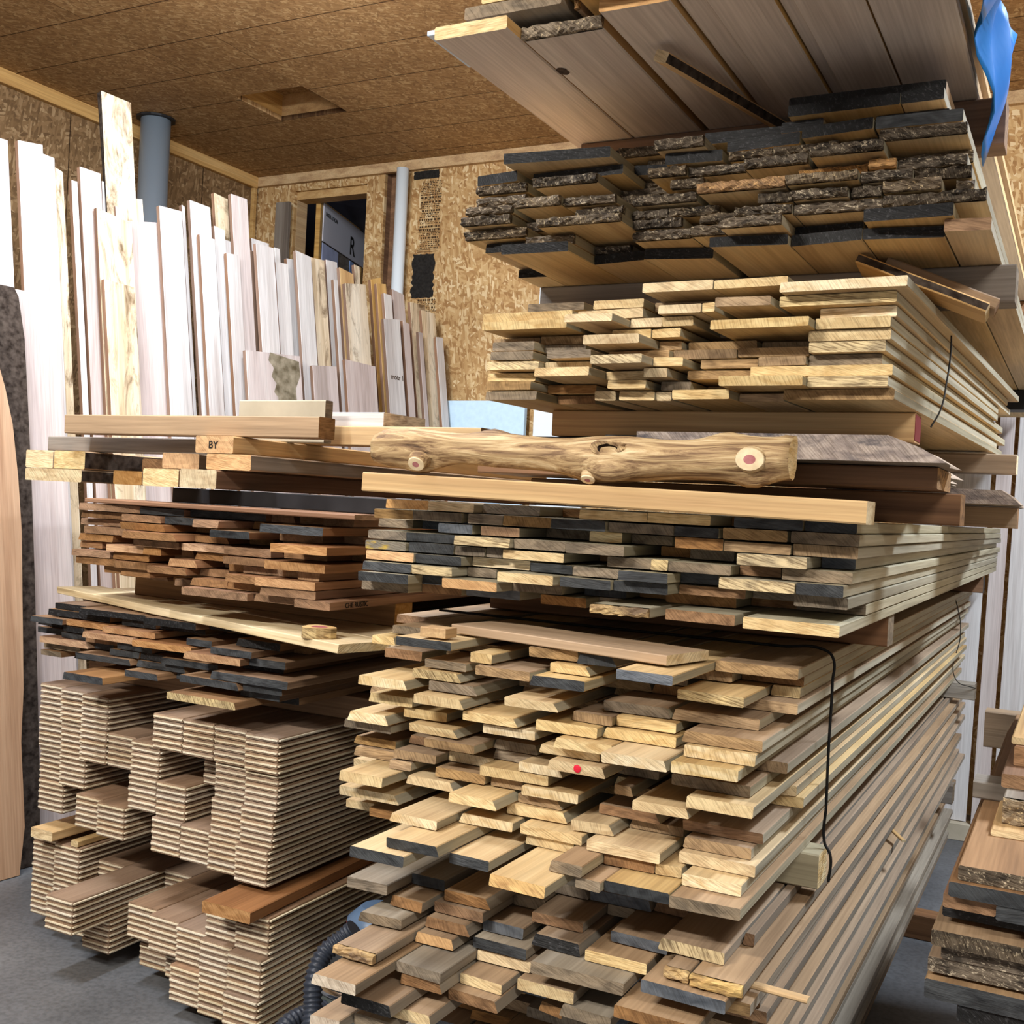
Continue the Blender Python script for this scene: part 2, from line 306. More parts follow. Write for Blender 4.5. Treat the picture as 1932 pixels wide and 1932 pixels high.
# stud bay behind the gap at x -4.76..-4.60
struct('wall_bay', -4.80, -4.56, YF + .09, YF + .12, 0, ZC, M['brown'], wf, ch=0)
struct('wall_stud', -4.80, -4.76, YF + .031, YF + .09, 0, ZC, M['brown'], wf, ch=0); struct('wall_stud', -4.60, -4.56, YF + .031, YF + .09, 0, ZC, M['brown'], wf, ch=0)
struct('wall_header', OX0 - .02, OX1, YF + .031, YF + .16, OZ1 - .06, OZ1 + .04, M['pine'], wf, ch=.002)
struct('wall_jamb', OX0 - .04, OX0 - .0, YF + .031, YF + .16, OZ0, OZ1 - .06, M['pine'], wf, ch=.002)
struct('wall_jamb', OX1, OX1 + .04, YF + .031, YF + .16, OZ0, OZ1 - .06, M['pine'], wf, ch=.002)
struct('wall_sill', OX0 - .04, OX1 + .04, YF + .031, YF + .16, OZ0 - .04, OZ0, M['pine'], wf, ch=.002)
# loft space seen through the opening
LIN = wood_face('red_lining_board', (.42, .27, .20), (.34, .21, .15), (.24, .15, .11))
struct('wall_loft_rear', -7.2, -3.0, YF + 1.6, YF + 1.64, 0, ZC + .5, LIN, wf, ch=0)
for i in range(10): struct('wall_loft_board', -5.35, -3.0, YF + 1.55, YF + 1.6, 2.1 + i * .155, 2.1 + i * .155 + .148, LIN, wf, ch=.006)
me = mesh('loft_slope', [(-7, YF + .2, 4.35), (-3, YF + .2, 4.35), (-3, YF + 1.6, 3.55), (-7, YF + 1.6, 3.95), (-7, YF + .2, 4.38), (-3, YF + .2, 4.38), (-3, YF + 1.6, 3.58), (-7, YF + 1.6, 3.98)], [(0, 1, 2, 3), (7, 6, 5, 4), (0, 4, 5, 1), (1, 5, 6, 2), (2, 6, 7, 3), (3, 7, 4, 0)], [plain('grey_loft_lining', (.30, .30, .34), .8)])
tag(link('wall_loft_slope', me, wf), kind='structure')
struct('wall_loft_side', -6.62, -6.60, YF + .17, YF + 1.6, 2.0, 4.2, LIN, wf, ch=0)
# printed strip and black patches on the far wall
INK = plain('black_print_ink', (.12, .11, .10), .8, 0, .04, 60); INK2 = plain('faded_print_ink', (.26, .19, .12), .85)
def wallmark(name, x0, x1, z0, z1, mat, jag=0):
    n = 14; rr = random.Random(int(z0 * 100)); pts = []
    for i in range(n): pts.append((x0 + rr.uniform(-1, 1) * jag, z0 + (z1 - z0) * i / n))
    for i in range(n): pts.append((x0 + (x1 - x0) * i / n, z1 + rr.uniform(-1, 1) * jag * .3))
    for i in range(n): pts.append((x1 + rr.uniform(-1, 1) * jag, z1 - (z1 - z0) * i / n))
    for i in range(n): pts.append((x1 - (x1 - x0) * i / n, z0 + rr.uniform(-1, 1) * jag * .3))
    V = [(x, YF - .0035, z) for x, z in pts] + [(x, YF, z) for x, z in pts]; k = len(pts)
    return tag(link(name, mesh(name, V, [tuple(range(k))] + [(i, i + k, (i + 1) % k + k, (i + 1) % k) for i in range(k)], [mat]), wf), kind='structure')
p0 = atY(783, 313, YF); p1 = atY(829, 325, YF); wallmark('wall_black_print', p0[0], p1[0], 3.99, 4.05, INK, .004)
p0 = atY(776, 555, YF); p1 = atY(820, 480, YF); wallmark('wall_black_patch', p0[0] - .0, p1[0] - .0, 3.12, 3.44, INK, .012)
rr = random.Random(3)
V = []; Fc = []
def bar(x0, x1, z0, z1):
    k = len(V); V.extend([(x0, YF - .003, z0), (x1, YF - .003, z0), (x1, YF - .003, z1), (x0, YF - .003, z1)]); Fc.append((k, k + 1, k + 2, k + 3))
xs0 = p0[0] + .04
for zone, (za, zb) in enumerate(((3.66, 3.97), (3.48, 3.64), (3.02, 3.10))):
    z = za
    while z < zb:
        x = xs0 + rr.uniform(0, .02)
        hgt = rr.choice((.006, .008, .012, .02))
        while x < xs0 + .17:
            wd = rr.uniform(.004, .02); bar(x, min(x + wd, xs0 + .18), z, z + hgt * .7); x += wd + rr.uniform(.004, .012)
        z += hgt + .004
for z in (3.62, 3.60, 3.47, 3.455): bar(xs0 - .01, xs0 + .17, z, z + .003)
tag(link('wall_printed_strip', mesh('wall_printed_strip', V, Fc, [INK2]), wf), kind='structure')
# ceiling with hatch  x -4.9..-4.37, y 5.4..5.86
HX0, HX1, HY0, HY1 = -4.90, -4.37, 5.40, 5.86
ce = bpy.data.objects.new('ceiling', None); C.objects.link(ce); ce['kind'] = 'structure'
for x0, x1, y0, y1 in ((XL, HX0, YB, YF), (HX1, XR, YB, YF), (HX0, HX1, YB, HY0), (HX0, HX1, HY1, YF)):
    o = sheet('ceiling_panel', x1 - x0, y1 - y0, Matrix.Identity(4), OSBC); o.parent = ce
    o.matrix_world = Matrix.Translation((x0, y0, ZC)) @ Matrix.Diagonal((1, 1, -1, 1))
OSBH = OSBC
for a in ((HX0 - .02, HX0, HY0 - .02, HY1 + .02), (HX1, HX1 + .02, HY0 - .02, HY1 + .02), (HX0, HX1, HY0 - .02, HY0), (HX0, HX1, HY1, HY1 + .02)):
    struct('ceiling_hatch_lining', a[0], a[1], a[2], a[3], ZC + .031, ZC + .17, M['pine'], ce, ch=0)
struct('ceiling_hatch_lid', HX0 - .02, HX1 + .02, HY0 - .02, HY1 + .02, ZC + .17, ZC + .19, OSBC, ce, ch=0)
struct('trim_1', XL + .001, XL + .04, YB, YF - .04, ZC - .09, ZC - .001, M['pine'], ch=.002)
struct('trim_2', XL + .001, XR, YF - .04, YF - .001, ZC - .075, ZC - .001, M['pine'], ch=.002)
struct('trim_3', XL + .001, XL + .035, YF - .075, YF - .041, 0, ZC - .091, M['pine'], ch=.002)
struct('baseboard_far', -1.9, .6, 6.30, 6.40, 0, .09, plain('pale_kerb_wood', (.74, .70, .62), .8, 0, .05, 9), ch=.003)
# open shutter panel inside the opening, with its sheet of insulation wrap
a = bpy.data.objects.new('shutter_panel', None); C.objects.link(a); a.location = (-5.50, YF + .17, 2.48)
tag(a, 'open wooden shutter wrapped in printed plastic inside the high wall opening', 'shutter')
a.rotation_euler = (0, 0, math.radians(106))
W_ = 1.05
box('shutter_frame', 0, .05, -.02, .02, 0, 1.5, M['pine'], a); box('shutter_frame', W_ - .05, W_, -.02, .02, 0, 1.5, M['pine'], a); box('shutter_frame', .05, W_ - .05, -.02, .02, 1.45, 1.5, M['pine'], a)
box('shutter_board', .05, W_ - .05, -.015, .015, 0, 1.45, M['greytimber'], a)
wr = box('printed_wrap', .05, W_ + .03, -.03, -.0205, 1.18, 1.48, plain('white_printed_wrap', (.88, .88, .92), .4), a)
wr2 = box('bluish_wrap', .06, .42, -.026, -.0205, .3, 1.17, plain('bluish_plastic_wrap', (.74, .78, .92), .3, 0, .08, 6), a)
wr3 = box('bluish_wrap', .70, .80, -.026, -.0205, .2, 1.17, plain('bright_plastic_strip', (.62, .74, .95), .3), a)
t = link('lettering', text_me('R', .22, INK), wr); t.matrix_world = a.matrix_world; 
t.parent = a; t.matrix_parent_inverse = Matrix.Identity(4); t.location = (.66, -.032, 1.22); t.rotation_euler = (math.radians(90), 0, 0); t.matrix_parent_inverse = Matrix.Identity(4)
t2 = link('lettering', text_me('INSULATION', .045, INK), a); t2.location = (.09, -.032, 1.39); t2.rotation_euler = (math.radians(90), 0, 0)
# grey post beside the opening
po = link('grey_wall_plank', board_me('grey_wall_plank', .13, .03, 3.9, [M['greytimber'], E_['g'], M['greytimber']])); po.matrix_world = basis((-5.72, YF - .05, 0), (1, 0, 0), (0, 0, 1), (0, -1, 0)) 
tag(po, 'grey weathered plank standing upright left of the high wall opening', 'plank')
# pipes
def tube(name, x, y, z0, z1, r, mat, label, cat, n=40, wall=.004, lean=0):
    V = []; Fq = []
    for z in (z0, z1):
        for q in range(n): V.append((r * math.cos(6.28318 * q / n), r * math.sin(6.28318 * q / n), z - z0))
    for z in (z1, z0):
        for q in range(n): V.append(((r - wall) * math.cos(6.28318 * q / n), (r - wall) * math.sin(6.28318 * q / n), z - z0))
    for k in range(3):
        for q in range(n): Fq.append((k * n + q, k * n + (q + 1) % n, (k + 1) * n + (q + 1) % n, (k + 1) * n + q))
    for q in range(n): Fq.append((3 * n + q, 3 * n + (q + 1) % n, (q + 1) % n, q))
    me = mesh(name, V, Fq, [mat]); me.polygons.foreach_set('use_smooth', [i < n or 2 * n <= i < 3 * n for i in range(4 * n)])
    o = link(name, me, None, (x, y, z0)); o.rotation_euler = (0, lean, 0); return tag(o, label, cat)
pd = atZ(296, 224, ZC); d = tube('metal_duct', -5.70, 5.53, 1.2, ZC - .002, .098, plain('galvanised_duct', (.66, .72, .78), .36, .55), 'round galvanised metal duct dropping from the ceiling behind the white boards', 'duct')
me = mesh('duct_collar', [(.13 * math.cos(i * .524), .13 * math.sin(i * .524), z) for z in (2.915, 2.927) for i in range(12)], [tuple(range(12)), tuple(range(23, 11, -1))] + [(i, (i + 1) % 12, (i + 1) % 12 + 12, i + 12) for i in range(12)], [M['blackface']]); link('duct_collar', me, d)
tube('plastic_pipe', -4.54, 6.80, .0, 4.05, .045, plain('white_plastic_pipe', (.88, .92, .95), .3), 'white plastic pipe standing upright against the far strand board wall', 'pipe')
fb = box('foam_sheet', -4.09, -3.45, 6.80, 6.84, .001, 2.36, plain('pale_blue_foam', (.78, .89, .97), .6, 0, .02, 30), ch=.002); fb.rotation_euler = (0, 0, 0)
tag(fb, 'pale blue foam sheet against the far wall behind the log', 'sheet')
fb2 = box('foam_offcut', -3.38, -3.0, 6.80, 6.83, .001, 3.16, plain('white_foam', (.90, .94, .97), .6), ch=.002); tag(fb2, 'white sheet corner showing under the dark-ended upper stack', 'sheet')
ST = {}
ST['C']=(1.6500,0.0248,'-1500,-1381,2245,o;-1378,-1255,2240,y;-1253,-1105,2280,g;-1103,-982,2401,b*;-980,-824,2220,y;-822,-687,2220,y;-685,-638,2376,b*;-636,-498,2220,k;-496,-400,2230,k|-1527,-1419,2238,t;-1415,-1281,2232,g;-1263,-1173,2230,g;-1171,-1053,2230,t;-1049,-916,2220,k;-914,-768,2230,g;-763,-667,2220,k;-659,-531,2230,t;-519,-387,2220,g|-1602,-1501,2370,g;-1499,-1394,2412,s*;-1392,-1344,2438,s*;-1342,-1250,2230,s;-1227,-1130,2230,b;-1128,-1019,2370,g;-980,-901,2280,w;-899,-803,2330,g;-763,-660,2230,b;-658,-521,2230,t;-519,-397,2240,t|-1538,-1427,2230,g;-1425,-1298,2230,k;-1284,-1144,2210,p;-1142,-1014,2230,g;-994,-862,2190,g;-841,-775,2370,b;-761,-664,2330,g;-621,-482,2200,p;-480,-402,2329,s*|-1538,-1422,2220,Y;-1420,-1297,2230,k;-1295,-1217,2233,g;-1215,-1175,2240,g;-1168,-1017,2230,y;-1015,-915,2432,b*;-913,-812,2230,g;-810,-773,2220,p;-771,-638,2220,g;-636,-550,2280,b;-536,-397,2230,g|-1536,-1397,2220,o;-1393,-1270,2220,k;-1268,-1117,2269,w;-1102,-999,2240,k;-988,-883,2220,g;-870,-762,2190,k;-760,-677,2270,k;-652,-501,2190,p;-498,-399,2190,k|-1528,-1392,2200,k;-1390,-1282,2200,p;-1280,-1204,2270,g;-1159,-1021,2190,y;-1011,-890,2200,k;-888,-767,2210,k;-765,-622,2280,b;-620,-509,2333,g*;-507,-409,2220,g|-1526,-1386,2180,k;-1384,-1330,2240,k;-1299,-1160,2190,o;-1158,-1036,2270,g;-1006,-904,2330,k;-902,-814,2405,b*;-812,-654,2330,b;-652,-552,2446,b*;-550,-402,2435,g*|-1549,-1416,2230,g;-1414,-1306,2290,b;-1304,-1160,2310,s;-1158,-1094,2441,g*;-1092,-979,2280,b;-977,-925,2352,g*;-923,-794,2170,q;-767,-618,2200,b;-595,-412,2170,y')
ST['D']=(2.1360,0.0225,'-1224,-1077,2360,g*;-1075,-984,2420,g*;-982,-865,2428,g*;-863,-707,2210,y;-705,-550,2210,y;-548,-455,2335,t*;-453,-351,2344,g*|-1242,-1131,2383,g*;-1129,-1032,2415,g*;-997,-877,2250,y;-875,-734,2315,t*;-732,-629,2382,g*;-627,-556,2358,t*;-554,-311,2170,w|-1271,-1039,2230,y;-1037,-875,2250,y;-873,-831,2354,t*;-829,-734,2220,y;-732,-703,2220,y;-684,-572,2170,t;-562,-336,2200,p|-1259,-1043,2210,y;-1015,-905,2150,y;-903,-830,2246,y;-828,-758,2242,y;-756,-629,2411,g*;-627,-490,2333,t*;-488,-341,2230,w|-1282,-1155,2300,t;-1152,-990,2300,t;-948,-856,2250,y;-854,-787,2250,y;-785,-696,2439,t*;-694,-493,2170,y;-491,-354,2210,y|-1242,-1131,2230,g;-1129,-1027,2280,g;-1025,-981,2426,g*;-979,-849,2170,y;-847,-796,2280,t;-788,-635,2300,t;-633,-508,2330,t*;-506,-345,2220,y|-1238,-1130,2220,g;-1088,-978,2210,g;-956,-810,2250,t;-808,-668,2267,t;-661,-513,2256,t;-504,-356,2220,p|-1248,-1113,2220,p;-1111,-995,2250,y;-950,-831,2150,p;-829,-765,2210,y;-742,-618,2258,t;-609,-511,2230,t;-509,-362,2242,g|-1259,-1138,2250,y;-1096,-960,2170,y;-958,-853,2250,y;-851,-798,2210,y;-771,-635,2263,t;-624,-348,2230,y|-1256,-1135,2230,t;-1133,-1010,2310,b;-1008,-940,2443,t*;-938,-850,2220,y;-831,-765,2263,g;-763,-678,2368,t*;-676,-506,2190,y;-504,-353,2220,p|-1254,-1119,2230,g;-1117,-1019,2330,b;-982,-933,2250,y;-922,-842,2250,y;-840,-806,2260,y;-793,-666,2230,y;-664,-569,2290,t;-559,-349,2250,t')
ST['E']=(2.5135,0.0265,'-1322,-1181,2441,B*;-1179,-1034,2487,K*;-1032,-883,2463,B*;-881,-750,2444,B*;-748,-640,2457,K*;-638,-597,2515,K*;-595,-371,2320,K;-369,-282,2320,K|-1307,-1187,2447,K*;-1185,-1066,2472,B*;-1064,-970,2511,B*;-968,-836,2493,B*;-834,-787,2499,B*;-785,-618,2360,K;-613,-525,2340,K;-523,-427,2380,K;-421,-276,2370,K|-1301,-1239,2537,B*;-1237,-982,2280,K;-980,-875,2448,K*;-873,-764,2280,B;-730,-571,2340,K;-561,-416,2300,K;-412,-242,2300,k|-1338,-1224,2320,K;-1197,-967,2340,K;-965,-858,2477,B*;-856,-730,2310,K;-719,-625,2320,B;-623,-487,2320,B;-484,-414,2340,K;-403,-240,2290,B|-1330,-1199,2310,B;-1171,-1013,2290,B;-1011,-894,2440,B*;-892,-807,2300,B;-805,-680,2320,B;-678,-545,2300,B;-533,-390,2260,B;-386,-244,2390,B|-1328,-1198,2310,B;-1196,-1067,2503,B*;-1023,-902,2400,B;-900,-845,2518,B*;-843,-768,2310,B;-766,-617,2534,K*;-615,-568,2423,B*;-566,-427,2320,O;-422,-370,2300,O;-368,-237,2320,B|-1345,-1223,2290,B;-1203,-1087,2260,G;-1085,-960,2280,B;-934,-787,2320,B;-769,-582,2270,O;-578,-436,2260,G;-434,-337,2290,B;-335,-238,2310,B|-1352,-1221,2280,B;-1219,-1119,2370,B;-1117,-1060,2501,B*;-1058,-943,2290,B;-941,-857,2340,B;-855,-739,2340,B;-737,-643,2509,B*;-641,-571,2290,B;-568,-458,2280,B;-453,-395,2300,B;-389,-281,2280,G;-257,-222,2320,B|-1358,-1193,2310,B;-1191,-1134,2521,B*;-1132,-930,2240,G;-928,-817,2320,B;-815,-777,2400,G;-775,-689,2320,B;-687,-569,2280,B;-567,-391,2300,B;-389,-196,2290,B|-1315,-1207,2340,K;-1187,-1066,2300,B;-1064,-973,2422,B*;-929,-795,2320,B;-791,-716,2310,B;-714,-584,2260,B;-582,-440,2380,K;-425,-248,2290,K|-1307,-1228,2506,K*;-1226,-1060,2260,K;-1058,-925,2400,K;-923,-771,2400,K;-748,-584,2320,K;-582,-433,2340,K;-431,-277,2340,K;-274,-189,2310,b')
ST['CH']=(1.5820,0.0262,'-3099,-2801,2739,r;-2799,-2601,2725,k;-2599,-2283,2749,k;-2281,-2183,2771,r*;-2181,-2062,2789,r*;-2060,-1952,2749,r*|-3107,-2889,2761,r;-2887,-2843,2938,r*;-2841,-2669,2691,r;-2667,-2468,2707,k;-2466,-2363,2622,r;-2361,-2313,2779,r;-2311,-2182,2864,r*;-2180,-1948,2596,k|-3146,-2926,2790,r;-2924,-2841,2893,r*;-2839,-2636,2680,r;-2634,-2511,2818,r*;-2509,-2382,2806,r*;-2380,-2226,2605,k;-2188,-2025,2702,r;-2023,-1952,2805,r*|-3073,-2872,2743,r;-2870,-2785,2884,r*;-2783,-2550,2639,r;-2548,-2410,2726,r;-2408,-2309,2828,r*;-2307,-2160,2866,r*;-2158,-2097,2834,r*;-2095,-1895,2546,a|-3106,-2942,2750,r;-2940,-2830,2947,r*;-2828,-2777,2926,r*;-2775,-2578,2682,r;-2557,-2358,2671,a;-2356,-2167,2642,r;-2165,-2005,2700,r;-2003,-1952,2824,r*|-3118,-3007,2766,r;-3005,-2921,2881,r*;-2919,-2743,2703,a;-2741,-2659,2692,a;-2657,-2599,2778,r;-2597,-2511,2807,r*;-2509,-2368,2688,r;-2337,-2155,2621,r;-2133,-1921,2571,a|-3098,-2919,2718,r;-2909,-2740,2722,r;-2738,-2598,2835,r*;-2596,-2470,2657,a;-2468,-2439,2775,r;-2437,-2360,2788,r*;-2358,-2288,2672,r;-2286,-2132,2657,r;-2130,-2072,2652,a;-2038,-1956,2607,a|-3089,-2891,2726,r;-2877,-2705,2698,r;-2672,-2509,2648,r;-2507,-2384,2711,r;-2382,-2311,2875,r*;-2309,-2171,2601,r;-2169,-1953,2576,a|-3088,-2981,2955,r*;-2979,-2891,2758,r;-2866,-2727,2718,r;-2725,-2606,2867,r*;-2604,-2487,2881,r*;-2485,-2334,2644,r;-2332,-2192,2644,r;-2158,-1943,2584,r|-3082,-2941,2940,r*;-2939,-2831,2904,r*;-2829,-2708,2924,r*;-2706,-2615,2804,r*;-2613,-2475,2820,r*;-2473,-2213,2595,r;-2211,-2045,2625,r;-2028,-1891,2581,r')
ST['W']=(1.2200,0.0248,'-3263,-3105,2798,K;-3091,-2779,2753,K;-2742,-2511,2707,K;-2509,-2345,2764,K;-2343,-2245,2750,r*;-2243,-2132,2751,K*|-3287,-2981,2791,K;-2979,-2908,2899,r*;-2906,-2754,2776,K;-2752,-2553,2795,K;-2551,-2409,2897,r*;-2407,-2318,2878,K*;-2316,-2130,2673,K|-3333,-3177,2756,k;-3175,-2963,2773,a;-2948,-2708,2728,a;-2706,-2588,2907,r*;-2556,-2445,2712,k;-2443,-2372,2861,r*;-2370,-2208,2622,k;-2206,-2132,2822,r*|-3407,-3264,2848,K;-3262,-3201,2946,r*;-3199,-3080,2781,K;-3035,-2783,2719,a;-2769,-2514,2692,a;-2512,-2471,2849,r*;-2469,-2238,2609,a;-2236,-2108,2648,k|-3386,-3254,2833,k;-3220,-3082,2795,k;-3080,-2910,2781,r;-2883,-2722,2734,k;-2720,-2565,2792,K;-2563,-2424,2790,K*;-2422,-2320,2773,K*;-2318,-2161,2715,K|-3310,-3066,2777,a;-3064,-2977,2806,k;-2975,-2923,2940,K*;-2921,-2787,2741,k;-2785,-2665,2744,K;-2663,-2423,2718,k;-2421,-2358,2859,K*;-2356,-2054,2611,k|-3329,-3137,2814,g;-3135,-3063,2947,K*;-3061,-2806,2722,k;-2791,-2575,2737,k;-2573,-2484,2801,r*;-2482,-2239,2611,k;-2237,-2085,2626,k|-3331,-3223,2801,g;-3221,-3105,2899,K*;-3103,-2988,2879,K*;-2986,-2893,2855,r*;-2891,-2784,2866,K*;-2782,-2634,2677,k;-2632,-2545,2758,k;-2543,-2408,2901,K*;-2406,-2316,2772,r*;-2280,-2118,2660,k|-3312,-3166,2938,K*;-3164,-3066,2906,r*;-3064,-2988,2929,K*;-2986,-2803,2607,k;-2801,-2695,2891,r*;-2693,-2553,2839,K*;-2551,-2494,2900,r*;-2492,-2215,2571,p;-2213,-2132,2757,K*')
ST['A1']=(1.3500,0.0235,'-1589,-1468,2451,b;-1466,-1376,2249,g;-1342,-1201,2074,k;-1199,-1104,2324,t*;-1102,-1046,2301,b*;-1044,-931,2137,t;-925,-838,2122,k;-836,-785,2353,b*;-783,-669,1983,s;-667,-502,2245,t*|-1495,-1430,2207,y;-1428,-1315,2349,b*;-1313,-1177,2261,t*;-1175,-1120,2113,y;-1118,-1023,2358,b*;-984,-890,2115,y;-888,-749,2250,b*;-747,-636,2263,t*;-634,-502,2329,b*|-1437,-1336,2176,b;-1334,-1290,2280,t*;-1288,-1181,2111,g;-1153,-1020,2098,t;-1002,-880,2060,k;-878,-740,2291,t*;-706,-569,2120,p;-567,-502,2313,y*|-1445,-1313,2354,b;-1311,-1186,2099,p;-1184,-1071,2244,t*;-1069,-967,2257,b*;-965,-822,2297,t*;-820,-730,2296,b*;-728,-619,2295,y*;-617,-502,2252,t*|-1422,-1295,2054,w;-1268,-1145,2100,g;-1143,-1054,2296,t*;-1052,-930,2049,y;-928,-872,2345,t*;-870,-726,2146,g;-724,-538,2154,t|-1453,-1361,2355,t*;-1359,-1278,2282,t*;-1276,-1151,2053,y;-1149,-1018,2324,b*;-1016,-928,2252,t*;-926,-835,2112,t;-833,-706,2127,y;-673,-518,2067,t|-1431,-1312,2109,y;-1310,-1162,2332,y*;-1160,-1027,2066,y;-993,-855,2080,y;-853,-697,2105,y;-662,-526,2049,w|-1562,-1438,2310,t;-1436,-1340,2310,t*;-1338,-1230,2118,y;-1228,-1118,2358,t*;-1116,-994,2080,w;-992,-939,2256,t*;-937,-811,2051,y;-807,-675,1991,w;-670,-534,2003,w|-1478,-1367,2098,w;-1365,-1306,2331,y*;-1304,-1178,2083,y;-1176,-1039,2255,y*;-1037,-987,2320,b*;-985,-849,2084,w;-847,-713,2268,b*;-711,-617,2339,b*;-615,-502,2235,t*|-1506,-1375,2122,g;-1373,-1253,2263,b*;-1251,-1129,2067,t;-1127,-1019,2152,g;-1017,-952,2296,y*;-950,-821,2051,R;-819,-702,2300,t*;-700,-538,2096,g|-1472,-1356,2292,t*;-1354,-1286,2165,b;-1284,-1132,2363,y*;-1130,-1036,2158,g;-1034,-932,2093,w;-904,-764,2209,g;-762,-651,2301,b*;-649,-518,2039,y|-1510,-1395,2175,t;-1355,-1248,2110,t;-1246,-1129,2164,w;-1125,-966,2094,y;-964,-834,2360,t*;-832,-790,2130,t;-758,-644,2043,y;-642,-546,2368,y*;-544,-502,2350,y*|-1498,-1384,2160,t;-1362,-1307,2105,t;-1305,-1245,2280,b*;-1243,-1120,2107,t;-1108,-1033,2114,t;-1021,-894,2088,w;-892,-836,2283,y*;-834,-709,2227,t;-707,-574,2358,t*;-572,-502,2355,y*|-1440,-1328,2024,y;-1309,-1186,2092,y;-1157,-1042,2019,y;-1040,-935,2107,t;-933,-868,2298,t*;-866,-731,2136,b;-729,-684,2274,y*;-682,-527,2128,b|-1544,-1425,2226,y;-1409,-1342,2272,b;-1340,-1214,2328,b*;-1212,-1091,2180,t;-1057,-919,2097,y;-897,-807,2073,y;-805,-690,2158,t;-669,-537,2095,t|-1472,-1314,2072,w;-1312,-1269,2269,b*;-1267,-1151,1966,w;-1145,-1020,2049,w;-1004,-865,2053,y;-847,-695,2036,y;-669,-516,2072,y|-1452,-1359,2258,t*;-1357,-1216,2354,t*;-1214,-1095,1880,k;-1093,-999,2274,t*;-997,-886,2065,y;-884,-815,1942,g;-813,-708,2047,b;-706,-656,2050,y;-643,-521,2019,w|-1498,-1415,2138,y;-1413,-1316,2110,b;-1281,-1156,1850,k;-1154,-1100,2336,t*;-1098,-1007,1930,k;-971,-852,1862,Z;-832,-779,1950,g;-777,-649,1964,k;-645,-514,1958,g')
ST['A2']=(0.8500,0.0250,'-1351,-1252,1946,g;-1250,-1168,2040,k;-1141,-1034,1995,b;-1032,-893,2172,g*;-891,-757,2178,s*;-755,-682,2193,b*;-680,-551,2006,p;-549,-502,2123,b*|-1255,-1175,1965,b;-1160,-1045,1987,b;-1043,-970,2120,g*;-968,-855,2056,b;-853,-794,2183,g*;-792,-675,2049,s;-645,-598,1942,q;-593,-510,1933,q|-1295,-1195,1914,g;-1166,-1061,1964,b;-1059,-967,2016,s;-942,-835,2005,K;-822,-696,1995,y;-680,-538,1920,s|-1270,-1176,1790,q;-1174,-1084,1941,o;-1062,-942,1982,k;-910,-720,1939,g;-718,-621,2130,s*;-619,-546,2166,b*;-544,-510,1988,t|-1260,-1160,1712,W;-1158,-1056,1847,g;-1054,-934,1988,y;-932,-834,2108,s*;-832,-725,2162,b*;-723,-566,1905,b;-564,-502,2093,b*|-1239,-1153,2187,t*;-1151,-1057,1854,b;-1055,-960,1920,y;-947,-826,1959,y;-824,-687,2097,s*;-685,-568,2112,t*;-566,-502,2087,b*|-1228,-1113,1767,K;-1111,-1067,2163,g*;-1065,-954,1894,b;-952,-855,2199,g*;-853,-746,1954,g;-744,-642,2080,b*;-640,-502,2203,t*|-1244,-1167,2195,s*;-1165,-1057,1820,y;-1055,-920,2130,b*;-918,-863,1997,b;-861,-749,2193,g*;-747,-620,2136,b*;-618,-502,2113,t*|-1283,-1220,1749,W;-1218,-1132,1800,g;-1130,-1030,2094,s*;-1028,-884,2108,s*;-882,-763,2146,g*;-761,-623,2133,g*;-621,-502,2165,b*|-1234,-1142,2175,s*;-1140,-1020,2150,t*;-1018,-901,2190,g*;-899,-776,2192,s*;-774,-627,2083,b*;-625,-502,2091,g*|-1235,-1108,2201,t*;-1106,-998,2210,s*;-996,-850,2113,g*;-848,-713,2174,s*;-711,-567,2176,b*;-565,-502,2093,g*|-1251,-1102,2156,t*;-1100,-952,2174,t*;-950,-850,2171,b*;-848,-703,2166,t*;-701,-592,2198,s*;-590,-502,2094,s*|-1249,-1143,2167,b*;-1141,-1046,2138,b*;-1044,-941,2089,t*;-939,-824,2140,b*;-822,-714,2119,s*;-712,-610,2084,g*;-608,-502,2158,b*|-1245,-1135,2094,s*;-1133,-1000,2089,t*;-998,-899,2153,g*;-897,-788,2199,t*;-786,-641,2112,t*;-639,-502,2080,b*')
# ------------------------------------------------------------------ board stacks
FACE = dict(A1='oak', A2='tanface', C='oakside', D='oak', E='oak', CH='cherry', W='walnut')
SIDE = dict(A1='oakside', A2='greyface', C='oakside', D='oakside', E='oakside', CH='cherry', W='walnut')  # greyer sides paint in the cool dim light along the aisle
NAME = dict(A1='lumber_board', A2='lumber_board', C='sealed_board', D='sawn_board', E='rough_board', CH='cherry_board', W='dark_ended_board')
DESC = dict(A1='wide cream stack', A2='lowest brown-grey stack', C='grey-ended middle stack', D='cream stack above the log', E='rough dark-ended stack', CH='reddish left stack', W='dark-ended left stack')
BACK = dict(A1=6.05, A2=5.9, C=6.3, D=4.15, E=6.2, CH=5.3, W=5.0)
GRP = dict(A1='boards of the wide cream stack', A2='boards of the lowest brown and grey stack', C='boards of the grey-ended middle stack', D='boards of the cream stack above the log', E='boards of the rough dark-ended top stack', CH='boards of the reddish left stack', W='boards of the dark-ended left stack')
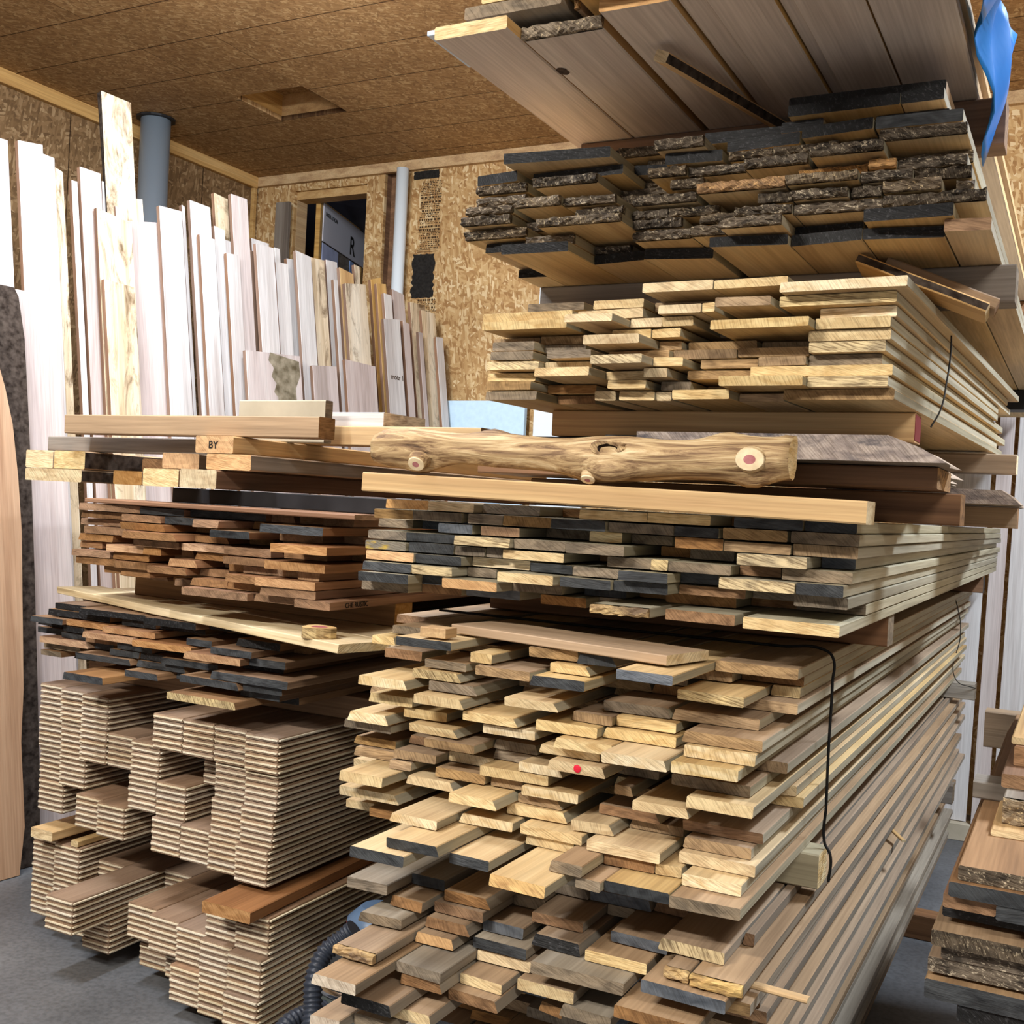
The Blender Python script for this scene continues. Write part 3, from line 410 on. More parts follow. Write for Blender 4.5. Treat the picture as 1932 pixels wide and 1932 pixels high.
for key, (z0, pitch, data) in ST.items():
    r = random.Random(sum(map(ord, key)) * 7)
    pivot = Vector((-.35, 2.25, 0))
    nrows = data.count('|') + 1
    for i, row in enumerate(data.split('|')):
        toks = [x for x in row.split(';') if x]
        bl = [t.split(',') for t in toks]
        for j, (a, b_, y, c) in enumerate(bl):
            hid = c.endswith('*'); c = c[0]
            a, b_, y = int(a) / 1000, int(b_) / 1000, int(y) / 1000
            last = j == len(bl) - 1
            t = pitch - .0018 - (r.uniform(0, .0035) if not last else 0)
            if c in 'BGO': t -= .001
            if last: b_ += r.uniform(-.035, .022) if key == 'A2' else r.uniform(-.010, .008)
            w_ = b_ - a
            if w_ < .012: continue
            rough = 1 if c in 'BGO' else (.55 if c == 'q' else 0)
            live = (0, 0)
            if key in ('CH', 'W') and r.random() < .3: live = (.0, .0)
            L_ = BACK[key] - y + r.uniform(-.18, .12)
            fm = FACE[key]
            if key == 'A1' and c in 'gtb': fm = 'tanface'
            if key == 'A2' and c in 'kg': fm = 'greyface'
            if key == 'CH' and c == 'k': fm = 'walnut'
            if key == 'W' and c in 'a': fm = 'cherry'
            em = E_[c]
            me = board_me(NAME[key], w_, t, L_, [M[fm], em, M[SIDE[key]]], sl0=r.gauss(0, .004 if key != 'E' else .012), tilt=r.gauss(0, .002), live=live, rough=rough, secs=5, ch=.0018, r=r, wane=(0, 0) if rough else (r.choice((0, 0, 0, 0, .004, .006)) * (key in ('A1', 'A2', 'CH', 'W')), r.choice((0, 0, 0, 0, .006, .011)) * (key in ('A1', 'A2', 'CH', 'W')) * (not last)))
            o = link(NAME[key], me)
            # the raised zone of the row: its base sits on the row beneath
            zb = z0 - (i + 1) * pitch
            mw = Matrix.Translation((a, y, zb + .0002))
            if key == 'D': mw = Matrix.Translation(pivot) @ Matrix.Rotation(math.radians(-2.4), 4, 'Z') @ Matrix.Translation(-pivot) @ mw
            o.matrix_world = mw
            rn = ORD[i + 1]; pos = 'leftmost' if j == 0 else ('rightmost' if last else ORD[j + 1] + ' from left')
            w0 = ('recessed ' if hid else '') + END_WORD[c] + ' board end'
            tag(o, '%s, %s, row %d down, %s' % (w0, pos, i + 1, DESC[key]), 'board', GRP[key])
            if c == 'R':
                s = bmesh.new(); bmesh.ops.create_icosphere(s, subdivisions=2, radius=.0085); mm = bpy.data.meshes.new('red_paint_dab'); s.to_mesh(mm); s.free(); mm.materials.append(plain('red_paint', (.80, .12, .22), .6))
                q = link('red_paint_dab', mm, o, (w_ * .53, -.001, t * .55)); q.scale = (1, .25, 1)
# ------------------------------------------------------------------ flooring piles
FW, FT, FL = .1315, .0189, 2.9
M['floorface'] = wood_face('unfinished_flooring_face', (.68, .57, .47), (.61, .50, .41), (.49, .40, .33), amt=.10)
E_['f'] = wood_end('flooring_sawn_end', (.66, .56, .47), (.50, .41, .34), marks=.35)
M['tongue'] = wood_face('lit_tongue_wood', (.94, .89, .79), (.90, .85, .74), (.84, .77, .64), amt=.04)  # much paler than the faces: light caught by the tongues is painted in
def floor_me(flip, seed):
    """one tongued strip: body, tongue along the right side and across the near end, relief groove at the arrises"""
    V = []; Fc = []; I = []
    def bx(x0, x1, y0, y1, z0, z1, m, ch=0):
        k = len(V)
        if ch:
            sec = [(x0, z0 + ch), (x0 + ch, z0), (x1 - ch, z0), (x1, z0 + ch), (x1, z1 - ch), (x1 - ch, z1), (x0 + ch, z1), (x0, z1 - ch)]
        else: sec = [(x0, z0), (x1, z0), (x1, z1), (x0, z1)]
        n = len(sec)
        for y in (y0, y1):
            for x, z in sec: V.append((x, y + (ch if 0 else 0), z))
        for q in range(n): Fc.append((k + q, k + n + q, k + n + (q + 1) % n, k + (q + 1) % n)); I.append(m)
        Fc.append(tuple(range(k, k + n))); I.append(1 if m == 0 else m); Fc.append(tuple(range(k + 2 * n - 1, k + n - 1, -1))); I.append(1)
    rr = random.Random(seed)
    hi = FT - .0003
    bx(0, FW - .005, 0, FL, .0013, FT - .0013, 0, .0020)
    ta, tb = (.0072, .0117)
    if flip: ta, tb = FT - tb, FT - ta
    bx(.004, FW - .006, -.0050, .004, ta, tb, 2)
    bx(FW - .006, FW + .002, .001, FL, ta, tb, 2)
    return mesh('flooring_strip', V, Fc, [M['floorface'], E_['f'], M['tongue']], I)
protos = {f: floor_me(f, 3) for f in (0, 1)}
def pile(z_top, y_r, table, secname, cols_x, k=.14, xr=-2.13, fgrp='', pitch=.138):
    r = random.Random(int(z_top * 100)); 
    for c, spec in table.items():
        cnt = 0
        for (layer, prot, n0) in spec:
            for s in range(n0, 6):
                idx = layer * 6 + s
                z = z_top - (idx + 1) * .0193
                x = cols_x + c * pitch + (0 if r.random() < .8 else r.uniform(-.0006, .0006)) + (.045 + ((.045, .034, .022, .014)[layer] - .045) * c / 8 if secname.startswith('upper') else 0)
                y = y_r + k * (xr - (x + .07)) - prot + r.uniform(-.001, .001) + (.002 if s % 2 else 0)
                o = link('flooring_strip', protos[(s + 1) % 2], None, (x, y, z))
                cnt += 1
                tag(o, 'tongued flooring strip %d down in column %d from left, %s' % (cnt, c + 1, secname), 'flooring', fgrp)
U = {0: [(0, 0, 0), (1, 0, 0), (2, -.01, 0), (3, -.01, 0)], 1: [(0, .01, 0), (1, 0, 0), (2, 0, 0)], 2: [(0, .02, 0), (1, .02, 0), (3, .02, 0)],
     3: [(1, 0, 0), (3, .03, 0)], 4: [(0, -.45, 1), (1, .01, 0), (2, .01, 0)], 5: [(0, .04, 0), (2, 0, 0), (3, .01, 0)], 6: [(0, .03, 0), (1, -.08, 0), (3, 0, 0)],
     7: [(0, .02, 0), (1, 0, 0), (2, 0, 0), (3, 0, 0)], 8: [(0, .02, 0), (1, 0, 0), (2, 0, 0), (3, .01, 0)]}
UZ = H - .7315
pile(UZ, 2.66, U, 'upper flooring pile', -3.385, fgrp='flooring strips of the upper pile')
Lw = {0: [(0, -.10, 2), (1, -.10, 0), (2, -.10, 0)], 1: [(0, -.10, 3), (1, -.10, 0), (2, -.09, 0)], 2: [(1, -.205, 0), (2, -.08, 0)], 3: [(1, .12, 0), (2, -.04, 0)],
      4: [(1, -.3, 0), (2, -.3, 0)], 5: [(1, -.02, 0), (2, -.08, 0)], 6: [(1, .0, 0), (2, -.08, 0)], 7: [(1, .0, 0), (2, .02, 0)], 8: [(0, .0, 0), (1, .02, 0), (2, .02, 0)], 9: [(0, 0, 0), (1, .03, 0), (2, .04, 0)]}
LZ = H - 1.25
pile(LZ, 2.60, Lw, 'lower flooring pile', -3.40, pitch=.1332, fgrp='flooring strips of the lower pile')
zb = LZ - 18 * .0193
for y in (3.35, 4.6): beamX('pallet_runner', -3.36, -2.16, y, .09, .001, zb - .001, 'brown', 'b', 'dark timber runner under the lower flooring pile, %s one' % ('near' if y < 4 else 'far'), group=None)
u0 = UZ - 24 * .0193
for i, y in enumerate((3.35, 4.6)): beamX('spacer_timber', -3.36, -2.14, y, .09, LZ + .001, u0 - .001, 'pine', 'o', '%s pine spacer between the two flooring piles' % ('near', 'far')[i])
beamY('loose_timber', -3.335, -3.225, 2.80, 3.25, LZ - .0376, LZ - .003, 'pine', 'y', 'short pine block lying on the leftmost lower flooring column', 'timber', rough=0)
beamY('loose_timber', -3.185, -3.15, 2.85, 3.25, LZ - .0569, LZ - .035, 'pine', 'y', 'thin pine stick lying on the second lower flooring column', 'timber')
beamY('loose_timber', -2.262, -2.086, 2.52, 3.25, LZ + .001, LZ + .036, 'cherry', 'a', 'reddish block on the right end of the lower flooring pile', 'timber', rz=2)
# ------------------------------------------------------------------ between and above the left stacks
Wb = H - .43 - 9 * .0248
for i, y in enumerate((3.0, 4.4)): beamX('spacer_timber', -3.3, -1.86 if i == 0 else -2.1, y, .09, UZ + .001, Wb - .001, 'walnut', 'b', '%s spacer timber between flooring and dark-ended left stack' % ('near', 'far')[i])
wt = H - .43
def slab_poly(name, pts, z0, z1, mat, label, cat, side=None, jag=0, sub=1, group=None, smooth=False):
    """plank from a plan outline (list of x, y), given thickness"""
    out = []; r = random.Random(len(name) + int(z0 * 1000))
    n = len(pts)
    for i in range(n):
        a, b_ = pts[i], pts[(i + 1) % n]; m_ = sub if isinstance(sub, int) else sub[i]
        for s in range(m_):
            f = s / m_; out.append((a[0] + (b_[0] - a[0]) * f + (r.uniform(-jag, jag) if m_ > 1 else 0), a[1] + (b_[1] - a[1]) * f + (r.uniform(-jag, jag) if m_ > 1 else 0)))
    k = len(out); V = [(x, y, z0) for x, y in out] + [(x, y, z1) for x, y in out]
    Fc = [tuple(range(k - 1, -1, -1)), tuple(range(k, 2 * k))] + [(i, (i + 1) % k, (i + 1) % k + k, i + k) for i in range(k)]
    ox, oy = out[0]; V = [(x - ox, y - oy, z - z0) for x, y, z in V]
    me = mesh(name, V, Fc, [mat, side or mat], [0, 0] + [1] * k); return tag(link(name, me, None, (ox, oy, z0)), label, cat, group)
# crosswise pale planks lying on the dark-ended stack: local grain runs along Y, so turn them
M['paleplank'] = wood_face('pale_plank_face', (.90, .83, .70), (.84, .76, .61), (.70, .60, .44))
def cross_plank(x0, y0, ln, wd, rz, z, t, face, end, label, live=(0, 0)):
    me = board_me('loose_plank', wd, t, ln, [M[face], E_[end], M[face]], live=live, secs=9, ch=.002)
    o = link('loose_plank', me); o.matrix_world = Matrix.Translation((x0, y0, z)) @ Matrix.Rotation(math.radians(rz - 90), 4, 'Z') @ Matrix.Translation((-wd, 0, 0)); return tag(o, label, 'plank')
p0 = atZ(107, 1107, wt + .026); p1 = atZ(640, 1216, wt + .026); an = math.degrees(math.atan2(p1[1] - p0[1], p1[0] - p0[0])); ln = (Vector(p1) - Vector(p0)).length
cross_plank(p0[0], p0[1], ln, .17, an, wt + .001, .025, 'paleplank', 'w', 'front pale cream plank lying crosswise on the dark-ended left stack', (.004, .006))
d_ = Vector((math.cos(math.radians(an)), math.sin(math.radians(an)))); nrm = Vector((-d_[1], d_[0]))
cross_plank(p0[0] + nrm[0] * .18 + d_[0] * .1, p0[1] + nrm[1] * .18 + d_[1] * .1, ln + .12, .20, an, wt + .001, .025, 'paleplank', 'w', 'second pale cream plank crosswise behind the front one', (.004, .003))
cross_plank(p0[0] + nrm[0] * .39 + d_[0] * .2, p0[1] + nrm[1] * .39 + d_[1] * .2, ln - .16, .24, an, wt + .001, .025, 'paleplank', 'w', 'third cream plank crosswise in the shade below the reddish stack')
# round log slice on the planks
ls = atZ(602, 1180, wt + .06); n = 28; rr = random.Random(8); rad = [.045 * (1 + .08 * math.sin(3 * i * 6.28 / n + 1) + rr.uniform(-.03, .03)) for i in range(n)]
V = [(rad[i] * 1.1 * math.cos(6.283 * i / n), rad[i] * math.sin(6.283 * i / n), z) for z in (0, .03) for i in range(n)] + [(rad[i] * .55 * math.cos(6.283 * i / n), rad[i] * .45 * math.sin(6.283 * i / n), .0303) for i in range(n)]
rind = wood_end('slice_bark_rind', (.78, .68, .48), (.40, .30, .20), marks=.9); core = plain('pink_heartwood', (.62, .34, .36), .7, 0, .06, 40)
me = mesh('log_slice', V[:2 * n], [tuple(range(n - 1, -1, -1)), tuple(range(n, 2 * n))] + [(i, (i + 1) % n, (i + 1) % n + n, i + n) for i in range(n)], [M['pine'], rind], [0, 0] + [1] * n)
o = tag(link('log_slice', me, None, (ls[0], ls[1], wt + .0265)), 'small round log slice with pink heart on the pale crosswise plank', 'log slice')
link('heartwood', mesh('heartwood', V[2 * n:], [tuple(range(n))], [core]), o)
cb = H - .068 - 10 * .0262
beamX('spacer_timber', -3.1, -1.90, 3.02, .09, wt + .0265, cb - .001, 'walnut', 'o', 'near pale spacer timber under the reddish left stack', rz=-4)  # darker walnut face paints in the shading of the recess
beamX('spacer_timber', -3.1, -2.0, 4.6, .09, wt + .001, cb - .001, 'pine', 'o', 'far spacer timber under the reddish left stack')
for o in [x for x in C.objects if x.name.startswith('cherry_board') and 'rightmost, row 10' in x['label']]:
    w_ = max(v.co.x for v in o.data.vertices)
    t = link('lettering', text_me('CHE RUSTIC', .021, INK), o); t.location = (w_ + .0006, .07, .004); t.rotation_euler = (math.radians(90), 0, math.radians(90))
ct = H - .068
beamX('reddish_strip', -3.05, -1.78, 2.74, .18, ct + .001, ct + .016, 'cherry', 'r', 'long thin reddish board lying crosswise on top of the reddish stack', 'board', rz=-8)
beamX('black_coated_beam', -2.75, -1.70, 2.83, .10, ct + .017, H - .002, 'blackface', 'K', 'black coated beam lying crosswise under the pale timbers', rz=-5)
beamX('support_block', -3.1, -2.1, 3.9, .12, ct + .001, H - .002, 'walnut', 'b', 'far bearer under the pale timbers of the left stack', rz=-3)
# timbers with square ends  (pixel left/right, bottom, top)
def tim(pl, pr, py, y0, z0, z1, end, face, label, ln=2.3, rz=0, edge=None, sl=0):
    a = atY(pl, py, y0); b_ = atY(pr, py, y0)
    return beamY('square_timber', a[0], b_[0], y0, y0 + ln, z0, z1, face, end, label, 'timber', rz, edge=edge, sl=sl, group=None, ch=.004)
tim(270, 337, 895, 2.72, H + .0, H + .058, 'y', 'tanface', 'square-cut cream timber end with a dark crack, lower row of left pile')
tim(339, 408, 905, 2.68, H + .0, H + .060, 'y', 'brown', 'lower timber with reddish brown side and cracked cream end')
tim(214, 268, 895, 2.95, H + .0, H + .05, 'o', 'tanface', 'shaded timber end set back in the lower row of the left pile')
tim(48, 154, 893, 2.83, H + .0, H + .045, 'y', 'tanface', 'wide cream slab end, lowest at the far left of the pile', edge='bark')
tim(49, 100, 865, 2.86, H + .047, H + .112, 'y', 'tanface', 'outermost left square timber end of the upper row')
tim(102, 160, 870, 2.84, H + .047, H + .112, 'y', 'tanface', 'square timber end with dark bark side near the left edge', edge='bark', ln=1.4)
tim(311, 372, 860, 2.80, H + .062, H + .114, 'o', 'tanface', 'slant-edged cream timber end behind the marked timber', sl=.02)
tim(389, 473, 880, 2.70, H + .062, H + .112, 'o', 'tanface', 'timber with rough grey bark side below the marked timber', edge='greybark' if 0 else 'greytimber')
tm = tim(369, 440, 840, 2.72, H + .115, H + .170, 'o', 'pine', 'pale square timber with black pen marks on its end')
w_ = max(v.co.x for v in tm.data.vertices); t = link('lettering', text_me('BY', .034, INK), tm); t.location = (w_ * .35, -.001, .015); t.rotation_euler = (math.radians(90), 0, 0)
tim(268, 318, 885, 3.05, H + .052, H + .10, 'b', 'tanface', 'dark shaded timber end deep in the left timber pile')
beamX('square_timber', atY(92, 838, 2.92)[0], -2.56, 2.92, .07, H + .114, H + .168, 'greytimber', 'g', 'grey-stained timber with a pointed left end lying crosswise', 'timber', rz=-3)
beamX('square_timber', -3.235, -2.10, 2.78, .08, H + .172, H + .238, 'tanface', 'b', 'long square timber lying crosswise on top of the left pile', 'timber', rz=-1.2)
beamX('square_timber', -2.75, -1.70, 3.10, .10, H + .1705, H + .235, 'pine', 'b', 'short pine timber with curved grain behind the log', 'timber', rz=-2)
M['beige'] = plain('beige_fibreboard', (.66, .62, .54), .8, 0, .03, 8)
a = atY(447, 790, 2.98); b_ = atY(612, 790, 2.98)
beamX('fibre_board_strip', a[0], b_[0], 2.99, .04, H + .1705, H + .312, 'beige', 'g', 'dull beige fibreboard strip standing behind the long top timber', 'board', rz=-1)
cn = atY(620, 785, 3.13); k_ = 24; pr = [(.014, .170), (.016, .173), (.016, .182), (.013, .188), (.012, .193), (.006, .221), (.004, .223)]
me = mesh('green_glue_bottle', [(r_ * math.cos(6.2832 * i / k_), r_ * math.sin(6.2832 * i / k_), z - .170) for r_, z in pr for i in range(k_)], [(a * k_ + i, a * k_ + (i + 1) % k_, (a + 1) * k_ + (i + 1) % k_, (a + 1) * k_ + i) for a in range(6) for i in range(k_)] + [tuple(range(k_ - 1, -1, -1)), tuple(6 * k_ + i for i in range(k_))], [plain('green_plastic', (.02, .42, .20), .35)])
me.polygons.foreach_set('use_smooth', [len(p.vertices) == 4 for p in me.polygons])
tag(link('green_glue_bottle', me, None, (cn[0], 3.13, H + .2355)), 'small green bottle tip poking up beside the beige strip', 'bottle')
a = atY(632, 785, 3.13); b_ = atY(733, 800, 3.13)
beamX('white_board_offcut', a[0], b_[0], 3.12, .25, H + .2355, H + .285, 'maple', 'W', 'white board offcut on the curved-grain timber behind the pile', 'board', rz=-2)
# ------------------------------------------------------------------ main column: bearers, beams, log, slabs
A1t, A1b, A2t, A2b, Cb, Ct = H - .30, H - .30 - 18 * .0235, H - .80, H - .80 - 14 * .025, H - 9 * .0248, H
def bearer(x0, x1, y, z0, z1, face, end, label, d=.09, **k): return beamX('bearer_timber', x0, x1, y, d, z0 + .001, z1 - .001, face, end, label, 'timber', **k)
bearer(-1.5, -.412, 2.80, A1t, Cb, 'brown', 'g', 'near bearer under the grey-ended middle stack')  # dark brown face stands in for the shade under the overhang
bearer(-1.5, -.405, 5.5, A1t, Cb, 'brown', 'K', 'far bearer under the grey-ended middle stack')
bearer(-1.4, -.478, 2.45, A2t, A1b, 'oakside', 'w', 'pale block end between the two lower stacks beside the strap')
bearer(-1.4, -.42, 5.55, A2t, A1b, 'greyface', 'g', 'far block between the two lower stacks')
A3t = A2b - .085
bearer(-1.35, -.47, 2.5, A3t, A2b, 'greytimber', 'g', 'near bearer low under the lowest brown and grey stack')
bearer(-1.35, -.47, 5.3, A3t, A2b, 'greytimber', 'g', 'far bearer low under the lowest brown and grey stack')
r = random.Random(21); nlow = 12; pl = (A3t - .10) / nlow
for i in range(nlow):
    xs = [-1.4, -1.12, -.84, -.56 + .02]
    for j in range(3):
        x0 = xs[j]; x1 = xs[j + 1] - .003 if j < 2 else -.545 + r.uniform(-.035, .02)
        beamY('floor_level_plank', x0, x1, 2.15 + r.uniform(-.05, .1), 5.9 + r.uniform(-.2, .2), .10 + i * pl + .0005, .10 + (i + 1) * pl - .001, 'greyface' if i % 3 else 'tanface', r.choice('gbk'),
              'long shaded plank %s in layer %d of the floor-level stack' % (('at left', 'in the middle', 'on the aisle side')[j], i + 1), 'plank', group='planks of the floor-level stack', secs=4)
for y, n_ in ((2.6, 'near'), (4.7, 'far')): bearer(-1.4, -.44 if y > 4 else -.56, y, 0, .1, 'brown', 'b', '%s floor bearer under the main column' % n_)
# cream beam on the grey-ended stack
beamX('cream_beam', atY(683, 908, 2.13)[0], -.362, 2.13, .09, Ct + .013, Ct + .057, 'pine', 'y', 'long cream timber lying across the front of the grey-ended stack', rz=0, ry=.95)
o = bearer(-1.3, -.247, 2.62, Ct, Ct + .072, 'brown', 'b', 'dark brown bearer timber under the live-edge slabs, split right end', d=.10)
bearer(-1.3, -.20, 3.95, Ct, Ct + .070, 'tanface', 'b', 'far brown bearer timber sticking out past the slabs')
beamX('spacer_stick', -1.05, -.39, 2.30, .02, Ct + .001, Ct + .03, 'greytimber', 'g', 'thin grey stick lying behind the cream beam', 'stick')
beamX('rough_ended_plank', -1.35, -.275, 2.42, .25, Ct + .074, Ct + .118, 'brown', E_['O'], 'dark plank lying crosswise with a torn orange right end', 'plank')
# live-edge slabs
def live_slab(x0, x1, y0, y1, z0, z1, label, end='s', rz=0, wander=.03, n=14, slope=.055):
    r = random.Random(int(x0 * 100 + y0 * 10 + 500)); V = []; Fc = []; I = []; L_ = y1 - y0
    tw = 0
    for s in range(n + 1):
        f = s / n; tw = tw * .6 + r.uniform(-1, 1) * wander
        rx = x1 - x0 + tw - .1 * f
        for x, z in ((0, 0), (rx, 0), (rx - slope * .45, (z1 - z0) * .55), (rx - slope, z1 - z0), (0, z1 - z0)): V.append((x, f * L_, z))
    for s in range(n):
        for k in range(5):
            a = s * 5 + k; b_ = s * 5 + (k + 1) % 5; Fc.append((a, a + 5, b_ + 5, b_)); I.append(2 if k in (1, 2) else 0)
    Fc.append((0, 1, 2, 3, 4)); I.append(1); Fc.append(tuple(n * 5 + k for k in (4, 3, 2, 1, 0))); I.append(1)
    LE = M.setdefault('liveedge', plain('live_edge_sapwood', (.60, .52, .44), .8, 0, .18, 14))
    o = link('live_edge_slab', mesh('live_edge_slab', V, Fc, [M['greytimber'], E_[end], LE], I), None, (x0, y0, z0)); o.rotation_euler = (0, 0, math.radians(rz)); return tag(o, label, 'slab')
E_['L'] = wood_end('grey_purple_slab_end', (.72, .66, .62), (.50, .45, .44), marks=.5, blot=(.34, .32, .34))
live_slab(-.88, -.235, 2.28, 3.6, Ct + .120, Ct + .172, 'thick live-edge slab with grey purple end right of the log', 'L', slope=.11)
live_slab(-1.02, -.885, 2.44, 3.5, Ct + .120, Ct + .175, 'middle slab with grey sealed end just showing behind the log', 's', wander=.0, slope=.005)
live_slab(-1.33, -1.03, 2.50, 3.5, Ct + .120, Ct + .172, 'slab with black and grey sealed end behind the left half of the log', 'k', wander=.0, slope=.005)
live_slab(-.75, -.19, 3.65, 5.2, Ct + .072, Ct + .115, 'farther live-edge slab sticking out above the aisle', 'L')
# D bearers
Db = H + .486 - 11 * .0225
db = bearer(-1.19, -.335, 2.50, H + .174, Db, 'pine', 'o', 'yellow pine bearer timber under the cream stack with red-marked end', d=.09)
rp = link('red_end_paint', box_me('red_end_paint', .085, .0015, .055, plain('magenta_end_paint', (.45, .12, .16), .6), 0), db, (.045, .8555, .004))

bearer(-1.15, -.20, 3.75, H + .168, H + .23, 'tanface', 'w', 'far pale bearer end under the cream stack')
# weathered log with stubs lying on the cream timber
def log():
    r = random.Random(4); n = 46; m_ = 28; V = []; Fc = []; Lx = 1.12; x0 = atY(718, 862, 2.18)[0]; x1 = atY(1497, 865, 2.18)[0]; Lx = x1 - x0
    knots = ((.14, -1.9, .020, .06), (.93, -1.75, .018, .05), (.55, -1.7, .010, .07), (.62, -2.6, .022, .06), (.30, 1.2, .016, .05), (.86, 1.3, .016, .05), (.985, .9, .020, .03))
    ph = [r.uniform(0, 6.28) for _ in range(8)]
    for i in range(n + 1):
        f = i / n; rad = .036 + .009 * f + .004 * math.sin(f * 11 + 1) + .003 * math.sin(f * 23)
        if i == 0: rad *= .80
        if i == 1: rad *= .96
        cy_ = .012 * math.sin(f * 5.1); cz = .055 + .007 * math.sin(f * 6.3 + .5)
        for j in range(m_):
            a = 6.28318 * j / m_; rr_ = rad * (1 + .05 * math.sin(3 * a + ph[0] + f * 3) + .035 * math.sin(7 * a + ph[1] + f * 9) + .018 * math.sin(13 * a + ph[2] + 5 * f))
            for kf, ka, kh, ks in knots:
                d = ((f - kf) * Lx / ks) ** 2 + (math.atan2(math.sin(a - ka), math.cos(a - ka)) / .55) ** 2; rr_ += kh * math.exp(-d * 1.6)
            V.append((f * Lx, cy_ + rr_ * math.cos(a), cz + rr_ * math.sin(a)))
    for i in range(n):
        for j in range(m_): a = i * m_ + j; b_ = i * m_ + (j + 1) % m_; Fc.append((a, b_, b_ + m_, a + m_))
    Fc.append(tuple(range(m_ - 1, -1, -1))); Fc.append(tuple(n * m_ + j for j in range(m_)))
    m, nt, b = new_mat('weathered_log_bark_off', .6); L = nt.links
    v, _ = coords(nt, (3.2, 34, 34)); q = N(nt, 'ShaderNodeTexNoise', Scale=1.0, Detail=8., Roughness=.68, Distortion=1.6); L.new(v, q.inputs[0])
    c = ramp(nt, ((.30, (.20, .14, .10)), (.42, (.48, .37, .26)), (.54, (.70, .59, .43)), (.70, (.86, .78, .63)))); L.new(q.outputs[0], c.inputs[0]); L.new(c.outputs[0], b.inputs['Base Color'])
    bp = N(nt, 'ShaderNodeBump', Strength=.7, Distance=.006); L.new(q.outputs[0], bp.inputs['Height']); L.new(bp.outputs[0], b.inputs['Normal'])
    me = mesh('peeled_log', V, Fc, [m, E_['w']], [0] * (n * m_) + [1, 1]); me.polygons.foreach_set('use_smooth', [True] * (n * m_) + [False, False])
    o = link('peeled_log', me, None, (x0, 2.165, Ct + .056)); o.rotation_euler = (0, 0, math.radians(1.2)); tag(o, 'knobbly peeled log lying across the front of the grey-ended stack', 'log')
    E_['core'] = plain('pink_knot_core', (.66, .42, .42), .7, 0, .05, 60); E_['kn'] = plain('cut_knot_wood', (.86, .78, .64), .7, 0, .05, 60)
    def stub(nm, f, ang, rad, out, rx=1.2):
        px_, a = f * Lx, ang; base = Vector((px_, .0, .055)); d = Vector((0, math.cos(a), math.sin(a)))
        t = Vector((1, 0, 0)); u = d.cross(t); k = 22; VV = []
        for rr2, dist in ((rad * 1.35, .036), (rad * 1.02, out - .003), (rad * .97, out), (rad * .42, out + .0006)):
            for j in range(k): VV.append(base + d * dist + t * (rr2 * rx * math.cos(6.2832 * j / k)) + u * (rr2 * math.sin(6.2832 * j / k)))
        FF = [(s_ * k + j, s_ * k + (j + 1) % k, (s_ + 1) * k + (j + 1) % k, (s_ + 1) * k + j) for s_ in range(3) for j in range(k)] + [tuple(3 * k + j for j in range(k))]
        link('cut_branch_stub', mesh('cut_branch_stub', VV, FF, [m, E_['kn'], E_['core']], [0] * k + [1] * 2 * k + [2]), o)
    stub('a', .14, math.radians(-145), .017, .058); stub('b', .925, math.radians(-178), .022, .060, 1.3); stub('c', .57, math.radians(-128), .013, .068)
log()
lg = [o for o in C.objects if o.name == 'peeled_log'][0]
hx = (atY(1160, 858, 2.18)[0] - lg.location.x)
hole = plain('dark_knot_hole', (.10, .06, .04), .9, 0, .04, 80); rim_ = wood_end('torn_knot_rim', (.80, .68, .50), (.42, .30, .20), marks=.6)
rr = random.Random(2); VV = []; 
for q_, (ra, dd) in enumerate(((.040, -.030), (.030, -.049), (.020, -.046), (.010, -.034))):
    for i in range(20): VV.append((hx + ra * 1.15 * math.cos(.31416 * i) * (1 + rr.uniform(-.12, .12)), dd, .068 + ra * .48 * math.sin(.31416 * i) * (1 + rr.uniform(-.15, .15))))
link('knot_hole', mesh('knot_hole', VV, [(a * 20 + i, a * 20 + (i + 1) % 20, (a + 1) * 20 + (i + 1) % 20, (a + 1) * 20 + i) for a in range(3) for i in range(20)] + [tuple(60 + i for i in range(20))], [rim_, hole], [0] * 40 + [1] * 21), lg)
# bark-edged boards perched on the cream stack
Dt = H + .463
def tilted(name, p, q, wd, t, roll, face, end, edge, label, live=(0, 0), cat='board'):
    """board from near point p to far point q (its left bottom edge), rolled about its length"""
    d = (Vector(q) - Vector(p)); L_ = d.length; y = d.normalized(); x = y.cross(Vector((0, 0, 1))).normalized(); z = x.cross(y)
    R_ = Matrix.Rotation(math.radians(roll), 3, y); x = R_ @ x; z = R_ @ z
    o = link(name, board_me(name, wd, t, L_, [M[face], E_[end], M[edge]], live=live, secs=9, ch=.003)); o.matrix_world = basis(p, x, y, z); return tag(o, label, cat)
tilted('bark_edged_board', (-.475, 2.58, Dt + .088), (-.215, 2.60, Dt - .024), .15, .020, 0, 'pine', 'y', 'bark', 'bark-edged board lying crosswise off the right top of the cream stack', (.0, .006))
tilted('brown_board', (-.425, 2.60, Dt + .090), (-.20, 2.62, Dt - .007), .10, .024, 0, 'tanface', 'b', 'tanface', 'brown board with angled end riding on the bark-edged one', (.0, .003))
